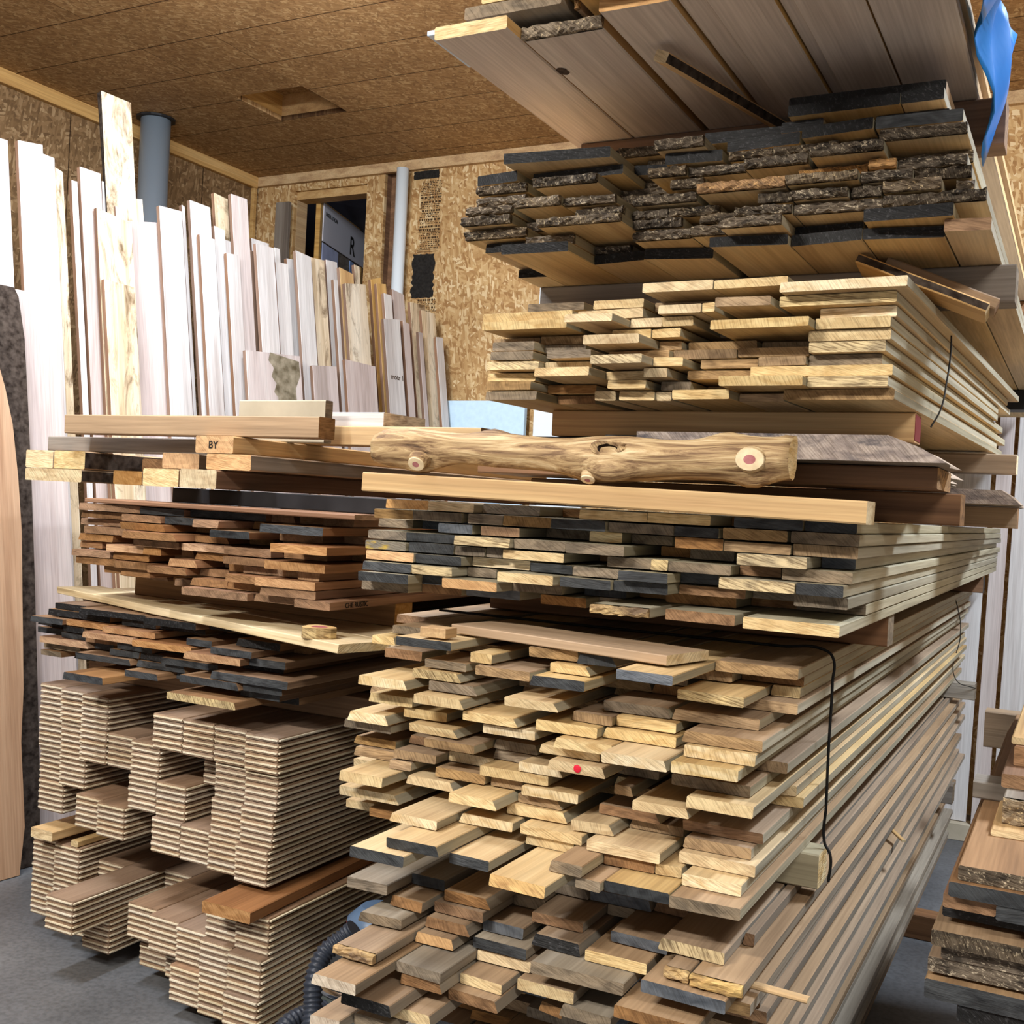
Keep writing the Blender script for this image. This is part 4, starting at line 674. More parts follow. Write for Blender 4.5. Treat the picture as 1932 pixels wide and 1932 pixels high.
# E and F bearers
Eb, Et = H + .8635 - 11 * .0265, H + .8635
bearer(-1.30, -.160, 2.62, H + .489, Eb, 'greytimber', 'g', 'grey weathered bearer under the rough dark-ended stack', d=.09)
box('hidden_prop_block', -1.2, -.6, 5.0, 5.12, Ct + .001, H + .488, M['brown']); tag(C.objects['hidden_prop_block'], 'dark prop block behind the cream stack carrying the dark-ended stack', 'block')
bearer(-1.3, -.10, 5.0, H + .489, Eb, 'blackface', 'K', 'dark far bearer under the rough dark-ended stack', d=.12)
Fb = H + .974
bearer(-1.25, -.205, 2.72, Et, Fb, 'brown', 'b', 'dark cracked bearer end under the wide planks at the top', d=.09)
bearer(-1.25, -.205, 5.2, Et, Fb, 'brown', 'b', 'far bearer under the wide planks at the top')
# loose black-ended boards on the dark-ended stack
def onE(pl, pr, py, y, z0, t, end, label, rz=0, sl=0, ln=3.2):
    a = atY(pl, py, y); b_ = atY(pr, py, y); return beamY('black_ended_board', a[0], b_[0], y, y + ln, z0, z0 + t, 'tanface', end, label, 'board', rz, sl=sl)
onE(1490, 1785, 170, 2.38, Et + .001, .034, 'K', 'thick black board end topmost on the dark-ended stack, notched corner', ln=.31)
# wide planks F
M['plankunder'] = wood_face('greyish_plank_face', (.86, .81, .77), (.82, .77, .73), (.76, .70, .66), amt=.05)
def FX(px, py=0): return atZ(px, py, Fb)[0]
fx = [atZ(819, 78, Fb)[0], atZ(975, 71, Fb)[0], atZ(1133, 50, Fb)[0], FX(1240, 38), FX(1325), FX(1458), FX(1494), FX(1633), FX(1802)]
fy0 = atZ(819, 78, Fb)[1]
W2 = [('leftmost wide plank overhead, cream end facing out', fx[0], fx[1], fy0, 'y', 0), ('second wide plank overhead with rough speckled end and a knot', fx[1] + .003, fx[2], fy0 + .06, 'G', 0),
      ('slant-edged wide plank overhead with smooth cream end', fx[2] + .02, fx[3] + .05, fy0 + .0, 'o', .0), ('narrow wide plank overhead between the slant-edged and centre planks', fx[3] + .055, fx[4] - .0, fy0 - .25, 'y', .012),
      ('centre wide plank overhead, grey underside', fx[4] + .004, fx[5], 1.3, 'y', 0), ('narrow bark-edged plank overhead raised between two wide ones', fx[5] + .002, fx[6] - .002, 1.3, 'y', .012),
      ('second wide plank overhead from the aisle side', fx[6], fx[7] - .002, 1.3, 'y', 0), ('rightmost wide plank overhead at the aisle edge', fx[7] + .002, fx[8], 1.3, 'y', 0)]
for i, (lb, a, b_, y, e, up) in enumerate(W2):
    beamY('wide_plank', a, b_, y, 6.5, Fb + .001 + up, Fb + .029 + up, 'plankunder', e, lb, 'plank', edge='bark' if i in (5,) else 'pine', rough=1 if e == 'G' else 0, secs=12, live=(0.006 if i == 0 else 0, 0), group=None)
knot = atZ(1062, 135, Fb)
kp = C.objects.get('wide_plank.001')
kn = mesh('dark_knot', [(.012 * math.cos(i * .524) * (1 + .2 * (i % 2)), .022 * math.sin(i * .524), 0) for i in range(12)], [tuple(range(11, -1, -1))], [plain('dark_knot', (.22, .15, .11), .8, 0, .1, 90)])
o = link('dark_knot', kn, kp); o.matrix_parent_inverse = kp.matrix_world.inverted(); o.location = (knot[0], knot[1], Fb + .0002)
sp = atZ(1265, 88, Fb)
t = tilted('split_offcut', (sp[0] - .03, sp[1] - .02, Fb - .032), (sp[0] + .10, sp[1] + .46, Fb - .034), .035, .024, 25, 'pine', 'y', 'bark', 'thin bark-edged sliver hanging under the wide planks overhead', cat='offcut')
l2 = Fb + .043
for i, (a, b_, y, e, f, lb) in enumerate(((fx[0] + .06, fx[0] + .29, fy0 + .02, 'g', 'greyface', 'grey rough-sawn plank in the second layer overhead, left end'), (fx[0] + .30, fx[1] + .14, fy0 + .05, 'O', 'tanface', 'torn-end plank in the second layer overhead'),
      (fx[1] + .15, fx[3] - .02, fy0 - .1, 'o', 'pine', 'bright cream plank in the second layer overhead'), (fx[3], fx[5] - .03, 1.35, 'y', 'pine', 'middle plank of the second layer overhead'), (fx[5] - .02, fx[7] - .05, 1.3, 'y', 'pine', 'right-middle plank of the second layer overhead'), (fx[7] - .04, fx[8] - .012, 1.3, 'y', 'pine', 'aisle-side plank of the second layer overhead'))):
    beamY('wide_plank', a, b_ - .004, y, 6.4, l2, l2 + .026, f, e, lb, 'plank', rough=1 if e == 'O' else 0, secs=10)
for i, (a, b_) in enumerate(((fx[0] + .1, fx[1]), (fx[1] + .01, fx[4]), (fx[4] + .01, fx[6]), (fx[6] + .01, fx[8] + .002))):
    beamY('wide_plank', a, b_, (fy0 + .02, fy0, 1.3, 1.3)[i], 6.45, l2 + .028, l2 + .054, 'pine', 'y', 'plank %s of the uppermost layer overhead' % ('at left', 'second from left', 'third from left', 'at the aisle edge')[i], 'plank', secs=8)
# plastic flashing with lettering at the left end
pf = atY(828, 33, fy0 + .04)
a = box('plastic_wrap_sheet', pf[0] - .025, pf[0] + .05, fy0 + .035, fy0 + .22, Fb + .031, Fb + .042, plain('shiny_wrap', (.74, .82, .92), .25), ch=.001); tag(a, 'pale blue shiny plastic wrap tucked between planks at the overhead left corner', 'wrap')
# blue tarp and white bag beyond the wide planks
def drape(name, x0, y0, y1, ztop, prof, mat, label, cat, seed, wob=.02):
    r = random.Random(seed); ny, nz = 26, 12; V = []; Fc = []
    for i in range(ny + 1):
        f = i / ny; zb = prof(f)
        for j in range(nz + 1):
            g = j / nz; V.append((x0 + .042 * (1 - g) + .03 * (1 - abs(1 - 2 * f)) * g * .6 + wob * math.sin(f * 17 + g * 3 + seed) + wob * .6 * math.sin(f * 31 - g * 5), y0 + (y1 - y0) * f, ztop + (zb - ztop) * g))
    for i in range(ny):
        for j in range(nz): a = i * (nz + 1) + j; Fc.append((a, a + 1, a + nz + 2, a + nz + 1))
    o = link(name, mesh(name, V, Fc, [mat], smooth=True)); s_ = o.modifiers.new('thick', 'SOLIDIFY'); s_.thickness = .002; return tag(o, label, cat)
blue = plain('blue_plastic', (.07, .50, .86), .35, 0, .05, 3); blue.node_tree.nodes['Principled BSDF'].inputs['Specular IOR Level'].default_value = .5
drape('blue_plastic_sheet', -.240, 1.75, 2.71, Fb + .13, lambda f: Fb + .02 - .02 * math.sin(f * 9) ** 2 - .55 * max(0, f - .68), blue, 'blue plastic sheet draped beside the planks at the top right', 'sheet', 3, .014)
drape('white_plastic_bag', -.16, 2.9, 3.2, Fb + .14, lambda f: Fb + .0 + .03 * math.sin(f * 8), plain('white_plastic', (.86, .82, .80), .4), 'white plastic bag behind the blue sheet at top right', 'bag', 5)
# ------------------------------------------------------------------ boards leaning on the left wall
S_, G_ = .15, .085
def hit(px, py, x0):
    q = ray(px, py); t = (x0 - S_ * H - G_ * 3.1) / (q[0] + S_ * q[2] - G_ * q[1]); return Vector((q[0] * t, q[1] * t, H + q[2] * t))
LX = Vector((G_, 1, 0)).normalized(); LZn = Vector((1, -G_, S_)).normalized(); LU = LZn.cross(LX)
def leaner(crop, xl, yl, xr, yr, layer, face, label, live=(0, 0), skew=0, t=.026, end='w', zbot=0.004, group=None, edge='mapleedge', name='leaning_board'):
    ox, oy, sc = crop; x0 = -4.0 - .036 * layer
    a = hit(ox + xl / sc, oy + yl / sc, x0); b_ = hit(ox + xr / sc, oy + yr / sc, x0)
    zt = (a[2] + b_[2]) / 2; L_ = (zt - zbot) / LU[2]; wd = (b_ - a).dot(LX)
    me = board_me(name, wd, t, L_, [M[face], E_[end], M[edge]], sl1=(b_[2] - a[2]) / LU[2], live=live, secs=9, ch=.002)
    base = a - LU * ((a[2] - zbot) / LU[2]); o = link(name, me)
    o.matrix_world = basis(base - LZn * t, LX, LU, LZn) @ Matrix.Rotation(math.radians(skew), 4, 'Z'); return tag(o, label, 'board', group)
c1_ = (0, 100, 3.019); c2_ = (480, 300, 4.6)
LB = [
 (c1_, -90, 1225, 30, 1240, 0, 'maplepink', 'short pinkish board leaning at the left picture edge'), (c1_, -70, 465, 50, 500, 2, 'maple', 'tall white board leaning at the left picture edge, top cut by frame'),
 (c1_, 98, 495, 240, 522, 1, 'maple', 'tall white board with dark cracks near the left edge'), (c1_, 242, 572, 310, 600, 2, 'maple', 'narrow white board just right of the cracked tall one'),
 (c1_, 312, 650, 356, 678, 3, 'spalt', 'rough-edged white board third in the leftmost group'), (c1_, 92, 1345, 340, 1395, 0, 'maplepink', 'wide lilac-tinted board leaning in front of the cracked tall one'),
 (c1_, 412, 725, 446, 735, 2, 'maple', 'slender board on edge left of the tall pinkish one'), (c1_, 460, 648, 580, 690, 2, 'maplepink', 'tall pinkish-white board left of the spalted slab'),
 (c1_, 582, 730, 665, 752, 3, 'maple', 'white board mostly hidden by the spalted slab'), (c1_, 680, 820, 808, 832, 3, 'spalt', 'pale board with a dark knot hole below the spalted slab'),
 (c1_, 660, 872, 704, 897, 2, 'maple', 'short narrow white board beside the knot-hole board'), (c1_, 548, 880, 750, 972, 1, 'spalt', 'wide mottled white board with slanting top'),
 (c1_, 598, 1288, 768, 1336, 0, 'spalt', 'low spalted brown-streaked board in front of the mottled one'), (c1_, 715, 955, 903, 966, 2, 'maplepink', 'very wide smooth off-white board beneath the metal duct'),
 (c1_, 906, 868, 1035, 902, 1, 'maple', 'white board with fine cracks right of the duct'), (c1_, 1040, 866, 1058, 878, 3, 'maple', 'thin board sliver right of the finely cracked one'),
 (c1_, 1085, 838, 1202, 882, 2, 'maple', 'tall white board with brown left edge, right of the duct'), (c1_, 1135, 1030, 1222, 1062, 1, 'maple', 'white board one step lower in front of the brown-edged tall one'),
 (c1_, 1224, 985, 1284, 1012, 2, 'maple', 'narrow white board rising between two lower ones'), (c1_, 1288, 1065, 1322, 1078, 3, 'maple', 'small white board top tucked behind its neighbours'),
 (c1_, 1290, 1138, 1362, 1152, 1, 'maple', 'bluish-white board left of the dark gap'), (c1_, 1218, 795, 1300, 835, 4, 'spalt', 'brownish board behind, its top left of the tallest middle one'),
 (c1_, 1312, 800, 1405, 832, 2, 'maplepink', 'tallest pinkish board left of the duct shelf'), (c1_, 1366, 1100, 1448, 1132, 3, 'mapleedge', 'recessed brown-shaded board left of the bright pair'),
 (c1_, 1436, 1055, 1535, 1088, 4, 'maple', 'white board top behind the bright pair'), (c1_, 1460, 1085, 1562, 1112, 1, 'maple', 'left bright board of the pair above the cookie board'),
 (c1_, 1560, 1106, 1592, 1116, 3, 'maple', 'narrow stub of board behind the bright pair'), (c1_, 1568, 1190, 1640, 1202, 2, 'maple', 'right bright board of the pair above the cookie board'),
 (c1_, 1634, 1170, 1674, 1177, 3, 'maple', 'short stub of board left of the slanting-top board'),
 (c2_, 358, 792, 490, 852, 1, 'maple', 'white board with slanting top below the grey plank'), (c2_, 497, 855, 612, 882, 2, 'spalt', 'brown-stained board below the printed wrap'),
 (c2_, 618, 872, 715, 897, 3, 'maple', 'white board behind the brown-stained one'), (c2_, 690, 1045, 724, 1052, 1, 'maple', 'narrow board right of the brown-stained one'),
 (c2_, 735, 938, 856, 1000, 2, 'pine', 'cream board with sharply slanting top'), (c2_, 862, 915, 908, 935, 3, 'spalt', 'narrow board with a grey rotten tip'),
 (c2_, 790, 1080, 972, 1092, 1, 'spalt', 'wide board with a tan oval knot below the opening'), (c2_, 1012, 1045, 1100, 1030, 3, 'pine', 'cream board just left of the white pipe'),
 (c2_, 1060, 1080, 1142, 1086, 2, 'pine', 'second cream board left of the white pipe'), (c2_, 1198, 1130, 1300, 1180, 2, 'maplepink', 'pinkish board in front of the pipe bottom'),
 (c2_, 1128, 1165, 1195, 1188, 1, 'maple', 'white board left of the pinkish one by the pipe'), (c2_, 1120, 1385, 1258, 1392, 0, 'maple', 'lower white board with pencil writing by the pipe'),
 (c2_, 1286, 1402, 1342, 1432, 1, 'maplepink', 'narrow low board right of the pencilled board'), (c2_, 1352, 1240, 1482, 1272, 2, 'spalt', 'ragged-topped board below the black patch'),
 (c2_, 1447, 1310, 1568, 1345, 1, 'spalt', 'rounded-top board below the black patch'), (c2_, 1428, 1500, 1462, 1512, 0, 'maplepink', 'slender split board in front of the rounded one'),
 (c2_, 1578, 1545, 1638, 1552, 0, 'maple', 'rightmost white board of the left wall row'),
 (c2_, 790, 1738, 1052, 1802, 0, 'maplepink', 'low wide pinkish board right of the brown gap'), (c2_, 505, 1790, 715, 1802, 0, 'maplepink', 'low pale board left of the brown gap')]
for q in LB:
    o = leaner(*q, live=(.003, .004) if q[6] == 'spalt' else (.0, .0), group=None, skew=rnd.uniform(-.1, .1))
# spalted slab and cookie-cut board
leaner(c1_, 578, 215, 748, 285, 2.4, 'spalt', 'tall spalted live-edge slab reaching almost to the ceiling', (.012, .010), edge='bark', t=.04, name='spalted_slab')
o = leaner(c1_, 1400, 1692, 1712, 1728, -.6, 'maplepink', 'low board with a dark half-moon burl mark and waney edge', (.0, .012), edge='mapleedge', name='burl_board')
w_ = max(v.co.x for v in o.data.vertices); yt = max(v.co.y for v in o.data.vertices); tz = .0265
pts = [(w_ * .42, yt - .012), (w_ * .94, yt - .035), (w_ * .95, yt - .12), (w_ * .85, yt - .2), (w_ * .86, yt - .30), (w_ * .5, yt - .34), (w_ * .52, yt - .27), (w_ * .45, yt - .24), (w_ * .50, yt - .19), (w_ * .42, yt - .15), (w_ * .47, yt - .10), (w_ * .38, yt - .06)]
link('dark_burl_mark', mesh('dark_burl_mark', [(x, y, tz) for x, y in pts], [tuple(range(len(pts) - 1, -1, -1))], [plain('burl_stain', (.46, .42, .34), .7, 0, .14, 18)]), o)
for q in [x for x in C.objects if x.get('label', '').startswith('lower white board with pencil')]:
    t = link('lettering', text_me('motr 1', .05, INK2), q); yy = max(v.co.y for v in q.data.vertices); t.location = (.03, yy - .42, .0268)
# big live-edge slabs at the left picture edge, standing on the floor
M['redslab'] = wood_face('reddish_slab_face', (.80, .69, .58), (.73, .60, .49), (.60, .46, .36))
def standing_slab(name, ep, x0, width, ztop, th, face, label):
    """right edge follows the given outline; slab leans with the boards"""
    E2 = [hit(px + rnd.uniform(-2, 2), py, x0) for px, py in ep]; o0 = Vector((x0, 0, 0)) + Vector((0, 0, 0)); base = hit(ep[-1][0], ep[-1][1], x0)
    base = base - LU * ((base[2] - .004) / LU[2])
    loc = [((p - base).dot(LX), (p - base).dot(LU)) for p in E2]; loc[-1] = (loc[-1][0], 0)
    top = ztop / LU[2]; loc = [(loc[0][0] - .02, top)] + loc; n = len(loc); r = random.Random(4)
    L2 = [(min(x for x, y in loc) - width + r.uniform(-.01, .01), y) for x, y in loc]
    V = []
    for z in (0, -th):
        V += [(x - (.02 if z else 0), y, z) for x, y in loc] + [(x, y, z) for x, y in L2]
    Fc = []; I = []; k = 2 * n
    for i in range(n - 1):
        Fc += [(n + i, n + i + 1, i + 1, i), (k + i, k + i + 1, k + n + i + 1, k + n + i), (i, i + 1, k + i + 1, k + i), (n + i + 1, n + i, k + n + i, k + n + i + 1)]; I += [0, 0, 1, 1]
    Fc += [(0, k, k + n, n), (n - 1, 2 * n - 1, k + 2 * n - 1, k + n - 1)]; I += [1, 1]
    o = link(name, mesh(name, V, Fc, [M[face], M['bark']], I)); o.matrix_world = basis(base, LX, LU, LZn); return tag(o, label, 'slab')
standing_slab('standing_slab', [(0, 690), (10, 730), (22, 800), (34, 900), (40, 1010), (44, 1120), (46, 1300), (42, 1400), (46, 1560), (38, 1650)], -3.88, .38, 2.3, .06, 'redslab', 'reddish live-edge slab with bark edge standing at the left picture edge')
standing_slab('standing_slab', [(36, 560), (46, 640), (52, 760), (60, 900), (66, 1100), (72, 1300), (76, 1500), (72, 1592)], -3.945, .3, 2.5, .05, 'bark', 'dark brown slab standing just behind the reddish one')
rk = bpy.data.objects.new('lumber_rack', None); C.objects.link(rk); tag(rk, 'plain timber rack frame hidden behind the row of white leaning boards', 'rack')
for yy in (3.0, 4.6, 6.4):
    xx = -4.0 + G_ * (yy - 3.1); q = box('rack_post', xx - .62, xx - .53, yy, yy + .09, .001, 2.0, M['brown'], rk)
for zz in (1.0, 1.9):
    o = link('rack_rail', board_me('rack_rail', .04, .09, 3.85, [M['brown'], E_['b'], M['brown']]), rk); xx = -4.0 - .15 * zz - .27
    o.matrix_world = Matrix.Translation((xx - .02, 2.9, zz)) @ Matrix.Rotation(-math.atan(G_), 4, 'Z')
    for yy in (3.0, 4.6, 6.4): x1 = xx + G_ * (yy - 2.9) - .02; x2 = -4.0 + G_ * (yy - 3.1) - .53; box('rack_arm', min(x1, x2) - .01, max(x1, x2), yy + .01, yy + .07, zz, zz + .06, M['brown'], rk)
# ------------------------------------------------------------------ boards on the far wall, right
def farlean(pl, pr, face, label, top=3.0, y=6.42, sk=-.6):
    a = atY(pl, 1240, y); b_ = atY(pr, 1240, y); me = board_me('leaning_board', b_[0] - a[0], .026, top, [M[face], E_['w'], M['mapleedge']], secs=8)
    s = .12; u = Vector((0, s, 1)).normalized(); n_ = Vector((0, -1, s)).normalized(); yb = y - s * .8
    o = link('leaning_board', me); o.matrix_world = basis(Vector((a[0], yb, .005 if yb > 6.41 else .094)) , (1, 0, 0), u, n_) @ Matrix.Rotation(math.radians(sk), 4, 'Z'); tag(o, label, 'board')
farlean(1700, 1752, 'maple', 'white board behind the aisle end, nearly hidden by the stacks', y=6.47)
farlean(1756, 1842, 'maple', 'white board against the far wall right of the stacks', y=6.47)
farlean(1851, 1881, 'maplepink', 'narrow pale board against the far wall', y=6.43)
farlean(1889, 1990, 'maple', 'wide white board against the far wall at the right edge', y=6.44)
farlean(1995, 2100, 'maple', 'outermost white board against the far wall beyond the right edge', y=6.44)
# ------------------------------------------------------------------ right-hand stack
def rb(px, py, z1, t, end, face, label, w_=.9, y=None, ln=None, rough=0, x0=None, name='aisle_board'):
    p = atZ(px, py, z1); xx = p[0] if x0 is None else x0
    return beamY(name, xx, xx + w_, p[1], 4.1, z1 - t, z1, face, end, label, 'board', rough=rough, secs=5, group='boards of the right-hand stack')
zR = 1.05; R = [
 (1490 + 0, 0, 0)]
Z0 = .97
def rrow(px, py, zt, t, e, f, lb, w_=.8, rough=0, far=4.4): return rb(px, py, zt, t, e, f, lb, w_, ln=far, rough=rough)
cr8 = lambda x, y: (1392 + x / 3.578, 1392 + y / 3.578)
zz = [1.045, 1.015, .985, .985, .900, .870, .842, .800, .765]
p = cr8(1490, 858); rrow(*p, 1.030, .027, 'B', 'walnut', 'topmost dark-ended wide board of the right-hand stack', .7)
p = cr8(1425, 968); rrow(*p, 1.002, .027, 'k', 'walnut', 'long dark-ended board second from top of the right-hand stack', .8)
p = cr8(1388, 1042); rrow(*p, .974, .027, 'r', 'cherry', 'reddish brown end board in the right-hand stack', .090)
p = cr8(1745, 1130); rrow(*p, .974, .027, 'k', 'walnut', 'charcoal end board right of the reddish one in the right-hand stack', .5)
p = cr8(1385, 1110); rrow(p[0], p[1] - 2, .945, .027, 'K', 'walnut', 'shaded black-ended board below the reddish one', .7)
p = cr8(1308, 1290); rrow(*p, .905, .029, 'B', 'tanface', 'cracked grey end board with pale top in the right-hand stack', .8)
p = cr8(1375, 1385); rrow(*p, .874, .028, 'B', 'tanface', 'dark end board with narrow pale top in the right-hand stack', .7)
p = cr8(1285, 1470); rrow(*p, .844, .028, 'B', 'tanface', 'long dark cracked end board low in the right-hand stack', .8)
p = cr8(1262, 1620); rrow(*p, .808, .036, 'k', 'tanface', 'wide grey-ended board with cracked front low in the right-hand stack', .8)
p = cr8(1480, 1800); rrow(*p, .770, .03, 'K', 'tanface', 'lowest visible dark board of the right-hand stack', .7)
x0r = -.16
for i in range(9): beamY('aisle_board', x0r + .01 * (i % 3), x0r + .75, 2.1 + .02 * (i % 2), 4.1, .10 + i * .071, .10 + i * .071 + .069, 'brown', 'b', 'dark lower board %d up in the right-hand stack' % (i + 1), 'board', group='boards of the right-hand stack')
beamX('aisle_bearer', -.12, .6, 2.6, .09, .001, .099, 'brown', 'b', 'near floor bearer of the right-hand stack', 'timber'); beamX('aisle_bearer', -.12, .6, 4.0, .09, .001, .099, 'brown', 'b', 'far floor bearer of the right-hand stack', 'timber')
# things lying on the right-hand stack
def Rb(x0, x1, y0, y1, z0, z1, face, end, label, rough=0): return beamY('aisle_timber', x0, x1, y0, y1, z0, z1, face, end, label, 'timber', rough=rough)
Rb(-.142, .25, 2.45, 2.72, 1.0305, 1.044, 'pine', 'y', 'thin cream spacer board under the cracked grey block, right-hand stack')
Rb(-.125, .2, 2.50, 2.73, 1.045, 1.098, 'greytimber', 'G', 'cracked grey block end on the right-hand stack', 1)
beamX('aisle_crosspiece', -.202, .25, 2.76, .09, 1.031, 1.070, 'greytimber', 'g', 'grey crosspiece sticking left from the right-hand stack', 'timber')
Rb(-.135, .2, 2.60, 4.0, 1.099, 1.128, 'brown', 'b', 'brown flat board above the cracked grey block')
Rb(-.118, .25, 2.70, 4.0, 1.129, 1.172, 'cherry', 'r', 'reddish brown timber near the top of the right-hand stack')
Rb(-.125, .25, 2.72, 4.0, 1.173, 1.188, 'pine', 'y', 'bright cream board on the reddish timber at the right edge')
beamX('aisle_crosspiece', -.29, .4, 4.32, .10, .868, .995, 'tanface', 'b', 'large brown crosswise timber at the back of the right-hand stack', 'timber')
tag(box('aisle_support_post', .0, .1, 4.33, 4.41, .001, .867, M['brown']), 'dark post carrying the large brown crosswise timber', 'post')
# ------------------------------------------------------------------ small things
def blockat(px, py, z, sx, sy, sz, face, label, rz=0, name='offcut_block'):
    p = atZ(px, py, z); o = link(name, box_me(name, sx, sy, sz, M[face], .002), None, (p[0], p[1], z)); o.rotation_euler = (0, 0, math.radians(rz)); return tag(o, label, 'offcut')
STR = plain('black_strap', (.05, .05, .055), .6); WIRE = plain('thin_dark_wire', (.16, .15, .14), .5)
def loop(name, pts, r_, mat, label, cat='strap'):
    o = curve_tube(name, pts, r_, mat, res=2); return tag(o, label, cat)
xs = -.488
loop('tie_strap', [(-1.50, 2.52, A1t + .012), (-1.0, 2.52, A1t + .010), (-.60, 2.52, A1t + .010), (xs - .012, 2.52, A1t + .010), (xs + .004, 2.52, A1t - .004), (xs + .006, 2.52, A1t - .06), (xs + .006, 2.515, A1t - .2), (xs + .008, 2.51, A1t - .33), (-.478, 2.505, A1b + .012), (-.464, 2.50, A1b - .010), (-.463, 2.49, A2t + .01)], 0.0032, STR, 'black tie strap running down the side of the wide cream stack')
loop('tie_wire', [(-.515, 5.35, A1t + .0), (-.495, 5.35, A1t - .06), (-.49, 5.5, A1t - .2), (-.50, 5.5, A1b + .02), (-.415, 5.55, A1b - .02)], .0022, WIRE, 'thin tie wire on the side of the wide cream stack, far end', 'wire')
loop('tie_wire', [(-.30, 2.76, H + .46), (-.298, 2.75, H + .40), (-.300, 2.72, H + .33), (-.306, 2.68, H + .26), (-.322, 2.66, H + .22)], .0020, WIRE, 'thin wire tied around the near side of the cream stack', 'wire')
p = atZ(1455, 1872, .62); st = beamX('thin_stick', -.62, -.44, 1.93, .02, A2b + .30 - .2, A2b + .31 - .2, 'pine', 'w', 'thin stick poking out of the lowest stack over the aisle', 'stick'); 
s0 = atX(1424, 1858, -.50); s1 = atX(1494, 1884, -.42); d = s1 - s0
st.matrix_world = basis(s0 - Vector((.10, 0, 0)), (0, 1, 0), (1, 0, 0), (0, 0, 1)) @ Matrix.Diagonal((1, 1.0, -1, 1)) if 0 else Matrix.Translation((-.58, s0[1] + .02, s0[2] - .008)) @ Matrix.Rotation(math.radians(-94), 4, 'Z')
s0 = atX(1690, 1566, -.49); st = tilted('thin_stick', (-.53, s0[1] + .05, s0[2] + .004), (-.445, s0[1] - .10, s0[2] - .006), .014, .007, 0, 'pine', 'w', 'pine', 'short peg poking out of the lowest stack further back', cat='stick')
# offcuts standing on the wide cream stack
q = atZ(825, 1204, A1t + .001)
tag(box('offcut_block', q[0] - .045, q[0] + .02, q[1] - .0, q[1] + .05, A1t + .026 * 0 + .001, A1t + .022, M['pine'], ch=.001), 'small pale offcut block standing on the charcoal-ended board', 'offcut')
# crosswise planks lying on the A1 stack top
b1 = atZ(852, 1178, A1t + .02); b2 = atZ(1258, 1238, A1t + .02); an = math.degrees(math.atan2(b2[1] - b1[1], b2[0] - b1[0])); ln = (b2 - b1).length
cross_plank(b1[0], b1[1], ln, .16, an, A1t + .001, .020, 'tanface', 'w', 'pinkish plank lying slantwise on top of the wide cream stack', (.0, .0))
# vacuum cleaner between the stacks
def lathe(name, prof, mat, n=48, parent=None, loc=None):
    V = [(r_ * math.cos(6.28318 * i / n), r_ * math.sin(6.28318 * i / n), z) for r_, z in prof for i in range(n)]; k = len(prof)
    Fc = [(a * n + i, a * n + (i + 1) % n, (a + 1) * n + (i + 1) % n, (a + 1) * n + i) for a in range(k - 1) for i in range(n)] + [tuple(range(n - 1, -1, -1)), tuple((k - 1) * n + i for i in range(n))]
    me = mesh(name, V, Fc, [mat]); me.polygons.foreach_set('use_smooth', [len(p.vertices) == 4 for p in me.polygons]); return link(name, me, parent, loc)
vp = Vector((-1.70, 2.60, 0)); v = bpy.data.objects.new('shop_vacuum', None); C.objects.link(v); v.location = vp; v.scale = (.86, .86, .86); tag(v, 'dark shop vacuum with chrome rim squeezed between the two columns', 'vacuum cleaner')
DK = plain('dark_plastic', (.16, .17, .18), .35); GY = plain('smoky_plastic', (.30, .33, .33), .3); CH_ = plain('chrome_rim', (.85, .87, .90), .12, 1)
lathe('tank', [(.16, .09), (.175, .12), (.19, .36)], GY, parent=v); lathe('chrome_rim', [(.19, .361), (.203, .366), (.203, .384), (.19, .389)], CH_, parent=v)
lathe('motor_head', [(.186, .39), (.188, .43), (.165, .47), (.12, .50)], DK, parent=v); lathe('cap', [(.10, .501), (.095, .56), (.05, .60)], plain('blue_grey_plastic', (.32, .40, .50), .35), parent=v)
lb_ = lathe('red_white_label', [(.0985, .515), (.0972, .545)], plain('red_label', (.72, .10, .18), .4, 0, .0), parent=v)
for i in range(4): 
    a_ = .785 + i * 1.571; q = bpy.data.meshes.new('caster'); bm = bmesh.new(); bmesh.ops.create_uvsphere(bm, u_segments=16, v_segments=10, radius=.03); bm.to_mesh(q); bm.free(); q.materials.append(DK); link('caster', q, v, (.15 * math.cos(a_), .15 * math.sin(a_), .031))
lathe('base_skirt', [(.165, .055), (.18, .06), (.175, .089)], DK, parent=v)
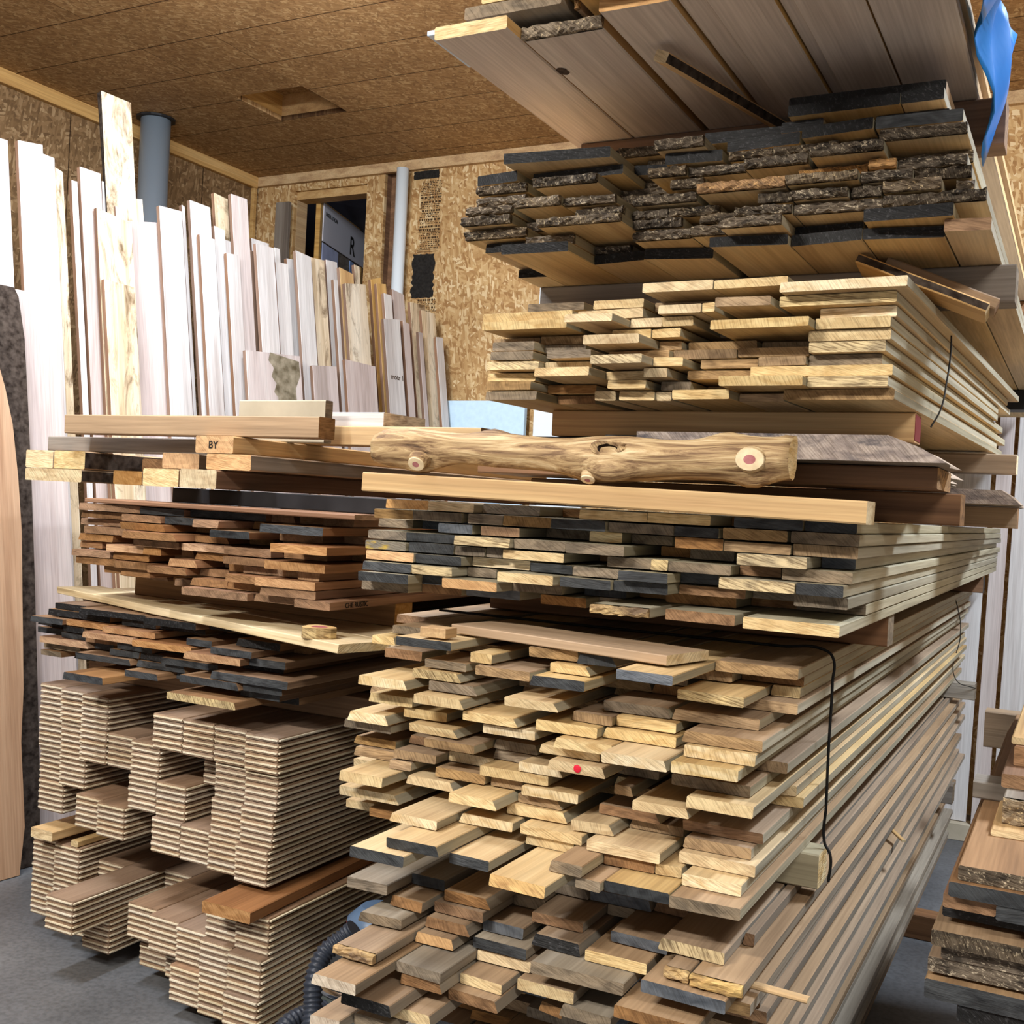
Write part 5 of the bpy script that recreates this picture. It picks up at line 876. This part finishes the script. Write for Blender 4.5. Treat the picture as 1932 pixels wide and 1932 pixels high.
def hose(pts, R0, label):
    """ribbed hose swept along a spline"""
    P_ = [Vector(p) for p in pts]; S2 = []
    for i in range(len(P_) - 1):
        p0, p1, p2, p3 = P_[max(0, i - 1)], P_[i], P_[i + 1], P_[min(len(P_) - 1, i + 2)]
        for s in range(60):
            t = s / 60; S2.append(.5 * ((2 * p1) + (p2 - p0) * t + (2 * p0 - 5 * p1 + 4 * p2 - p3) * t * t + (-p0 + 3 * p1 - 3 * p2 + p3) * t ** 3))
    # resample evenly
    out = [S2[0]]; acc = 0; step = .0033
    for a, b_ in zip(S2, S2[1:]):
        d = (b_ - a).length
        while acc + d >= step: f = (step - acc) / d; a = a.lerp(b_, f); out.append(a.copy()); d = (b_ - a).length; acc = 0
        acc += d
    n = 20; V = []; up = Vector((0, 0, 1)); 
    for i, p in enumerate(out):
        t = (out[min(i + 1, len(out) - 1)] - out[max(0, i - 1)]).normalized(); x = t.cross(Vector((.3, 1, .2))).normalized(); y = t.cross(x); rad = R0 * (1.0 if i % 4 in (0, 1) else .84)
        for j in range(n): V.append(p + x * rad * math.cos(6.28318 * j / n) + y * rad * math.sin(6.28318 * j / n))
    Fc = [(i * n + j, i * n + (j + 1) % n, (i + 1) * n + (j + 1) % n, (i + 1) * n + j) for i in range(len(out) - 1) for j in range(n)]
    Fc += [tuple(range(n - 1, -1, -1)), tuple((len(out) - 1) * n + j for j in range(n))]
    me = mesh('ribbed_hose', V, Fc, [plain('ribbed_hose_rubber', (.17, .19, .23), .38)]); me.polygons.foreach_set('use_smooth', [len(p.vertices) == 4 for p in me.polygons]); return tag(link('ribbed_hose', me), label, 'hose')
hp = [atY(668, 1752, 2.37), atY(650, 1768, 2.36), atY(612, 1800, 2.32), atY(592, 1850, 2.28), atY(590, 1900, 2.26), atY(585, 1960, 2.22)]
hose(hp, .025, 'black ribbed vacuum hose curving down between the two columns')
hose([atY(610, 1905, 2.42), atY(575, 1915, 2.35), atY(545, 1930, 2.3), atY(525, 1955, 2.26)], .025, 'second loop of ribbed hose at the bottom picture edge')
